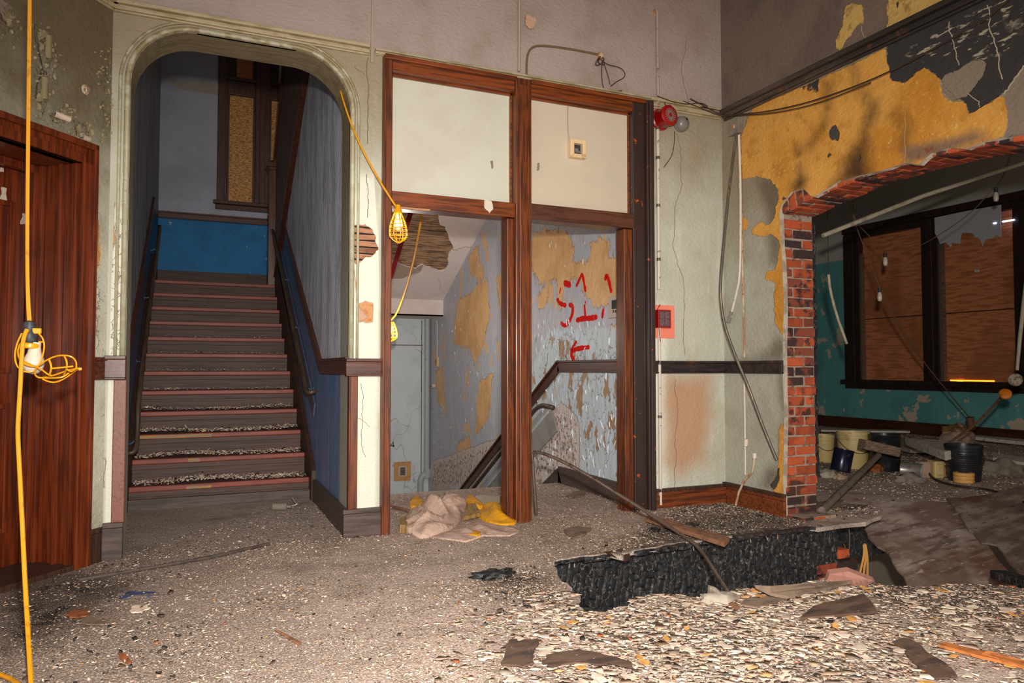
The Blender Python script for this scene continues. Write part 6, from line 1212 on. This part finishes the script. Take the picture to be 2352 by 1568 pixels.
pend('bare bulb hanging highest at the right, before the window head', 2287, 430, 5.4, [(2330,330,5.4), (2304,405,5.4)])
pend('bare bulb hanging before the left boarded pane', 2033, 580, 6.4, [(1955,400,6.4), (1962,498,6.4), (1975,520,6.4)])
pend('bare bulb lowest on the long diagonal cord', 2020, 660, 6.2, [(1950,400,6.2), (1952,466,6.2), (1968,524,6.2)])
m_cordd = m_wirel
tag(MB().tube([ony(2022,664,6.2), ony(2060,740,6.3), ony(2120,830,6.45), ony(2190,915,6.6), ony(2228,960,6.7)], .008, 6, smooth=1).obj('diagonal_cord', m_cordd, None), 'tan cord running diagonally down across the boarded window', 'cord')
tag(MB().tube([ony(2282,432,5.4), ony(2230,490,5.6), ony(2150,545,6.0), ony(2090,575,6.3)], .005, 6, smooth=1).obj('diagonal_cord', m_cordd, None), 'thin cord looping from the highest bulb down to the left', 'cord')
m_rust2 = M('dark_rust', (120, 80, 52), .8, [('n', 20., .5, .66, (84, 54, 36), .8)])
br = thing('brown_rod', 'bent brown rod rising from the white plank to a rusty orange disc', 'rod', ony(2148, 1044, 5.6))
MB().tube([ony(2148,1044,5.6), ony(2160,1030,5.6), ony(2190,1010,5.6), ony(2240,975,5.6), ony(2270,945,5.6), ony(2300,912,5.35)], .014, 8, smooth=1).obj('rod', m_rust2, br, smooth='a')
tag(MB().tube([ony(2148,1044,5.5), ony(2130,1075,5.3), onz(2140,1100,.01), onz(2200,1118,.01), onz(2280,1124,.01), onz(2352,1152,.02), onz(2420,1190,.03)], .012, 8, smooth=2).obj('floor_cable', m_wire, None), 'dark cable running over the classroom floor to the right edge', 'cable')
ar = thing('lamp_arm', 'hanging pale metal arm with a mottled disc at the right edge of the frame', 'lamp', ony(2334, 880, 5.0))
MB().tube([ony(2430,60,5.0), ony(2352,690,5.0), ony(2342,780,5.0), ony(2336,850,5.0)], [.022, .022, .02, .016], 10).obj('arm', m_whited, ar, smooth='a')
dn = (EYE-ony(2334, 870, 5.0)).normalized(); c = ony(2332, 872, 5.0)
MB().lathe([(0, .02), (.06, .018), (.068, .01), (.07, -.012), (0, -.014)], c, dn, 26).obj('disc', M('mottled_disc', (176, 156, 134), .7, [('n', 30., .45, .6, (110, 84, 64), .9)]), ar, smooth='a')
c = ony(2309, 904, 5.1); o = MB().lathe([(0, .018), (.012, .018), (.05, .016), (.062, .006), (.062, -.012), (0, -.014)], c, dn+V((0, 0, .6)), 24).obj('disc', m_orange, br, smooth='a'); o['label'] = 'rusty orange disc'
dcd = bpy.data.objects['diagonal_cord']; MB().tube([ony(2228,958,6.6), ony(2232,985,6.6)], .05, 10).obj('fitting', m_rust2, dcd, smooth='a')
tag(MB().tube([ony(1903,630,5.5), ony(1906,663,5.5), ony(1920,720,5.5), ony(1945,789,5.5)], .014, 8, smooth=1).obj('hanging_pipe', m_whited, None, smooth='a'), 'short pale pipe hanging loose just right of the brick jamb', 'pipe')
hp = bpy.data.objects['hanging_pipe']; q0 = ony(1903,630,5.5); MB().tube([V((q0.x, q0.y, 4.745)), q0], .004, 6).obj('wire', m_wire, hp)
# ================================================================== peeling paint curls (stuff)
def curls(name, P, polys, n, size, mat, parent, seed, strip=True, off=.002):
    r = np.random.default_rng(seed); m = MB(); cnt = 0; us = [p[0] for q in polys for p in q]; vs = [p[1] for q in polys for p in q]
    C = np.stack([r.uniform(min(us), max(us), n*6), r.uniform(min(vs), max(vs), n*6)], 1); keep = np.zeros(len(C), bool)
    for q in polys: keep |= inside(C, q)
    for a, b in C[keep][:n]:
        w_, h_ = size[0]*r.uniform(.4, 1.3), size[1]*r.uniform(.4, 1.3); th = r.normal(0, .35); cu = r.uniform(.4, 1.4); s_ = 1 if r.random() < .5 else -1
        k = len(m.v); seg = 3
        for i in range(seg+1):
            f = i/seg; d = off + w_*math.sin(f*cu)*.8*f; x = s_*w_*(f - .35*f*f*cu)
            for (e, g) in ((-.5, 1.0), (.5, r.uniform(.5, 1.))):
                yy = h_*e*(1-.5*f*g); X_ = a+x*math.cos(th)-yy*math.sin(th); Y_ = b+x*math.sin(th)+yy*math.cos(th); m.v.append(tuple(P.at(X_, Y_, d)))
        for i in range(seg): q = k+2*i; m.f.append((q, q+1, q+3, q+2))
    o = m.obj(name, mat, parent, fix=False); o['kind'] = 'stuff'; return o
m_curl = M('curling_paint', (214, 220, 226), .45, [('n', 20., .5, .66, (186, 190, 196), .8)])
m_curlO = M('curling_olive_paint', (142, 128, 94), .55, [('n', 20., .5, .66, (166, 154, 122), .8)])
m_curlG = M('curling_green_paint', (150, 156, 138), .55, [('n', 20., .5, .66, (110, 104, 88), .8)])
curls('paint_curls', PW, [PW.poly([(1225,1100),(1225,880),(1290,860),(1440,860),(1440,1120)]), PW.poly([(1225,740),(1436,720),(1436,820),(1290,825),(1225,900)])], 190, (.014, .10), m_curl, wallP, 3)
curls('paint_curls', PW, [PW.poly([(990,560),(1165,540),(1165,1000),(1060,1120),(990,1120)]), PW.poly([(1222,520),(1436,530),(1436,720),(1222,760)])], 260, (.006, .05), m_curl, wallP, 4)
curls('paint_curls', L, blist, 260, (.014, .022), m_curlO, wallL, 5)
curls('paint_curls', L, bare, 60, (.03, .04), m_curlO, wallL, 15)
curls('paint_curls', SLp, [[(5.28, .4), (5.6, .4), (5.6, 2.9), (5.28, 2.9)]], 130, (.03, .10), m_curlG, bpy.data.objects['wall_stairwell_left'], 6)
curls('paint_curls', A, [A.poly([(1497,860),(1510,860),(1512,1130),(1497,1130)]), A.poly([(228,480),(285,480),(285,815),(228,815)])], 40, (.014, .04), m_panel, wallA, 7)
# the large curled flakes on the left wall
for k, (px, py, w_, h_, mt, lb) in enumerate(((105,110,.05,.13,m_curlO,'large'), (96,205,.05,.12,m_curlO,'long'), (135,268,.10,.035,m_chip1,'pink'), (190,318,.05,.04,m_chip1,'low'))):
    a, b = L.uv(px, py); m = MB(); n = 7
    for i in range(n+1):
        t_ = math.pi*1.25*i/n; rr2 = .018
        for e in (-.5, .5):
            x_, y_ = ((rr2*math.cos(t_)), e*h_) if h_ > w_ else (e*w_, rr2*math.cos(t_)); m.v.append(tuple(L.at(a+x_, b+y_, .004+rr2*math.sin(t_)+rr2*.8)))
    for i in range(n): m.f.append((2*i, 2*i+1, 2*i+3, 2*i+2))
    m.obj('paint_curl', mt, wallL, smooth=True)
o = MB().lathe([(0, .02), (.012, .02), (.02, .01), (.03, 0)], L.at(*L.uv(197, 206), .0), tuple(LN), 14).obj('pipe_stub', m_rust, wallL, smooth='a')
# ================================================================== floor debris
PALB = [(206,182,162),(222,202,182),(196,166,148),(178,150,134),(236,222,204),(168,150,134),(214,178,150),(150,132,116)]
PALC = [(60,52,48),(40,38,38),(84,66,54),(122,92,70),(200,146,84),(180,100,56),(92,88,84),(206,160,110)]
def flakes(name, label, XY, size, pal_w, seed, parent=None, zb=.004, thick=.004, tilt=.22, zf=None, sides=5, flat=False, zr=.005, sig=.42):
    r = np.random.default_rng(seed); n = len(XY); k = sides
    sz = size*np.exp(np.clip(r.normal(0, sig, n), -1.2, .8)); th = r.uniform(0, 2*np.pi, n); asp = r.uniform(.45, 1, n)
    A0 = np.sort(r.uniform(0, 2*np.pi, (n, k)), 1) * .4 + (np.arange(k)/k*2*np.pi)[None]*.6+.3; Rr = r.uniform(.45, 1.15, (n, k))
    x = np.cos(A0)*Rr*sz[:, None]; y = np.sin(A0)*Rr*sz[:, None]*asp[:, None]
    X = x*np.cos(th)[:, None]-y*np.sin(th)[:, None]; Y = x*np.sin(th)[:, None]+y*np.cos(th)[:, None]
    tx = r.normal(0, tilt, n)[:, None]; ty = r.normal(0, tilt, n)[:, None]; zt = X*tx+Y*ty; zt = zt-zt.min(1)[:, None]
    z0 = zb+r.uniform(0, zr, n)[:, None] + (zf(XY)[:, None] if zf is not None else 0)
    top = np.stack([XY[:, :1]+X, XY[:, 1:2]+Y, z0+zt+thick], 2); bot = top - np.array([0, 0, thick])
    verts = np.concatenate([top, bot], 1).reshape(-1, 3); base = np.arange(n)[:, None]*2*k
    me = bpy.data.meshes.new(name)
    loops = []; starts = []; tot = []
    topf = (base+np.arange(k)[None]); sides_ = np.stack([base+np.arange(k), base+k+np.arange(k), base+k+(np.arange(k)+1) % k, base+(np.arange(k)+1) % k], 2).reshape(-1, 4)
    loops = np.concatenate([topf.reshape(-1), sides_.reshape(-1)]); starts = np.concatenate([np.arange(n)*k, n*k+np.arange(len(sides_))*4]); tot = np.concatenate([np.full(n, k), np.full(len(sides_), 4)])
    off = np.array([verts[:, 0].mean(), verts[:, 1].mean(), 0.]) if parent is None else np.zeros(3)
    verts = verts-off
    if flat: loops = loops[:n*k]; starts = starts[:n]
    me.vertices.add(len(verts)); me.vertices.foreach_set('co', verts.ravel()); me.loops.add(len(loops)); me.loops.foreach_set('vertex_index', loops.astype(np.int32)); me.polygons.add(len(starts)); me.polygons.foreach_set('loop_start', starts.astype(np.int32)); me.update(calc_edges=True)
    pal = np.array([lin(c)[:3] for c in PALB+PALC]); w_ = np.array(pal_w, float); w_ = w_/w_.sum(); ci = r.choice(len(pal), n, p=w_); col = pal[ci]*r.uniform(.8, 1.15, (n, 1))
    cv = np.ones((n, 2*k, 4)); cv[:, :, :3] = col[:, None]; cv = cv.reshape(-1, 4)
    at = me.attributes.new('col', 'FLOAT_COLOR', 'POINT'); at.data.foreach_set('color', cv.ravel())
    me.materials.append(m_chip); o = bpy.data.objects.new(name, me); COL.objects.link(o)
    if parent is None: o.location = V(off); tag(o, label, 'debris', kind='stuff')
    else: o.parent = parent; o['kind'] = 'stuff'
    return o
def scatter(n, x0, x1, y0, y1, seed, extra=None):
    r = np.random.default_rng(seed); P = np.stack([r.uniform(x0, x1, n), r.uniform(y0, y1, n)], 1)
    k = ~inside(P, hole_np) & (sdist(P, hole_np) < -.012)
    k &= ((P-np.array(LC[:2]))@np.array(LN[:2]) > .03)
    k &= ~((P[:, 0] > XB-.02) & (P[:, 0] < XB+.36) & ((P[:, 1] > 4.28) | (P[:, 1] < 2.15)))
    if extra is not None: k &= extra(P)
    return P[k]
WB = [5,6,5,4,6,3,4,2, .7,.5,.7,.6,.5,.25,.8,.4]; WD = [6,6,4,3,5,2,4,2, 1,1,1,1,.6,.4,1,.4]; WF = [7,6,5,5,4,4,4,2, .25,.2,.4,.4,.3,.2,.3,.5]
inroom = lambda P: (P[:, 1] < YA-.02) | ((P[:, 0] > AX0) & (P[:, 0] < AX1) & (P[:, 1] < 6.45)) | ((P[:, 0] > 1.2) & (P[:, 0] < XW-.03) & (P[:, 1] < 6.46))
main = lambda P: inroom(P) & (P[:, 0] < XB+.0)
def vnoise(P, sc, seed=0):
    r = np.random.default_rng(seed); T = r.random((64, 64)); q = P*sc+100; i = np.floor(q).astype(int); f = q-i; f = f*f*(3-2*f)
    g = lambda a, b: T[(i[:, 0]+a) % 64, (i[:, 1]+b) % 64]
    return (g(0,0)*(1-f[:,0])+g(1,0)*f[:,0])*(1-f[:,1])+(g(0,1)*(1-f[:,0])+g(1,1)*f[:,0])*f[:,1]
rk = np.random.default_rng(77)
def dens(P, lo=.25, hi=.75): 
    v = .6*vnoise(P, 2.3, 1)+.4*vnoise(P, 6.5, 2); return np.clip((v-lo)/(hi-lo), 0, 1) > rk.random(len(P))
fgw = lambda P: np.clip((P[:, 0]-.5*(P[:, 1]-1.5)-.15)/.9, 0, 1)   # how far into the chip-covered foreground
flakes('paint_chips', 'dense carpet of pale and ochre paint chips covering the foreground floor', scatter(30000, -.1, 4.6, 1.4, 3.5, 1, lambda P: (P[:, 1] < 3.0+.5*vnoise(P, 3., 9)) & (fgw(P) > rk.random(len(P))) & dens(P, .12, .5) & (rk.random(len(P)) > .6*np.clip((P[:, 0]-2.3)/.8, 0, 1))), .0165, WF, 1, tilt=.055, thick=.0012, zb=.002, zr=.006, sides=5, sig=.55)
flakes('fine_debris', 'fine pale grit and small flakes spread over the floor before the arch', scatter(300000, -1.3, 4.18, 1.4, 5.0, 2, lambda P: main(P) & dens(P, .0, .62) & (rk.random(len(P)) < np.clip(.35+.65*(P[:, 0]+.6)/1.4, .2, 1))), .0042, WB, 2, tilt=.25, thick=.002, sides=4, flat=True, zb=.001, zr=.003)
flakes('small_flakes', 'scattered small mixed flakes over the whole hall floor', scatter(17000, -1.3, 4.18, 1.5, 5.0, 3, lambda P: main(P) & dens(P, .3, .85)), .0088, WB, 3, tilt=.14, thick=.002, sides=5, zb=.001)
flakes('landing_debris', 'dusty pale flakes on the floor beyond the openings', scatter(26000, -.5, 3.4, 4.9, 6.46, 4, inroom), .0058, WB, 4, tilt=.2, sides=4, flat=True, zb=.001, zr=.004)
flakes('dark_flakes', 'charcoal crumbs and dark flakes around the burnt hole and left foreground', scatter(2600, -1.3, 5.0, 1.5, 4.9, 5, lambda P: inroom(P) & ((sdist(P, hole_np) > -.4) | (P[:, 0] < 0) | (P[:, 1] < 2.2)) & dens(P, .3, .8)), .010, [0]*8+[3,4,2,1,.1,.1,1,0], 5, tilt=.25, thick=.005)
flakes('classroom_debris', 'pale flakes littering the classroom floor beyond the brick arch', scatter(34000, 4.55, 11.3, 2.2, 11.3, 6, lambda P: dens(P, .2, .8)), .011, WD, 6, tilt=.10, sides=4, zb=.001, zr=.003, thick=.004)
sn_ = []
for k, cnt, sz in ((1, 900, .012), (2, 700, .012), (3, 600, .013), (4, 300, .011), (5, 160, .009), (6, 100, .008), (7, 70, .008), (8, 60, .008)):
    r = np.random.default_rng(70+k); P = np.stack([r.uniform(XL+.06, XS-.06, cnt), noz(k)+.03+np.abs(r.normal(.11, .08, cnt)).clip(0, .26)], 1)
    pile = (lambda q, k=k: k*R_+.012*np.clip(1-np.abs(q[:, 1]-noz(k)-.15)/.12, 0, 1)+.02*np.clip(np.sin(q[:, 0]*5+k), 0, 1)*(k < 5))
    flakes('stair_debris', 'dust and flakes heaped on step %s of the stairs' % ('one two three four five six seven eight'.split()[k-1]), P, sz, WB, 80+k, zf=pile, tilt=.35, sides=4)
# countable larger chips in the foreground: individuals sharing mesh data
protos = []
for k in range(18):
    r = random.Random(300+k); n = r.choice((5, 6, 7)); m = MB(); sz = .034; th_ = .004
    pts = [(math.cos(2*math.pi*i/n+r.uniform(-.3, .3))*sz*r.uniform(.6, 1.15), math.sin(2*math.pi*i/n+r.uniform(-.3, .3))*sz*r.uniform(.4, .95)) for i in range(n)]
    cv = r.uniform(-4, 6); zz = [cv*(x*x) for x, y in pts]
    me = bpy.data.meshes.new('paint_chip'); me.from_pydata([(x, y, z+th_) for (x, y), z in zip(pts, zz)]+[(0, 0, th_+.001)]+[(x, y, z) for (x, y), z in zip(pts, zz)], [], [(i, (i+1) % n, n) for i in range(n)]+[(i, i+n+1, (i+1) % n+n+1, (i+1) % n) for i in range(n)])
    me.materials.append(m_chip1 if k % 6 != 4 else (m_ochip if 'm_ochip' in globals() else (m_ochip := M('ochre_chip', (214, 156, 84), .8, [('n', 14., .5, .64, (180, 120, 60), .8)], rnd=.2)))); protos.append(me)
XYc = scatter(900, .3, 4.4, 1.55, 3.2, 21, lambda P: (P[:, 0] - .55*(P[:, 1]-1.5) > .4) & (sdist(P, hole_np) < -.05))[:280]
for i, (x, y) in enumerate(XYc):
    r = random.Random(i); ki = r.randrange(18); o = bpy.data.objects.new('paint_chip', protos[ki]); COL.objects.link(o); o.location = (x, y, .007+r.uniform(0, .006)); o.rotation_euler = (r.gauss(0, .07), r.gauss(0, .07), r.uniform(0, 6.28)); o.scale = [r.uniform(.5, 1.15)]*3
    if ki % 6 == 4: tag(o, 'ochre paint chip lying loose on top of the foreground debris', 'chip', 'ochre chips in the foreground')
    else: tag(o, 'large pale paint chip lying loose on top of the foreground debris', 'chip', 'pale chips in the foreground')
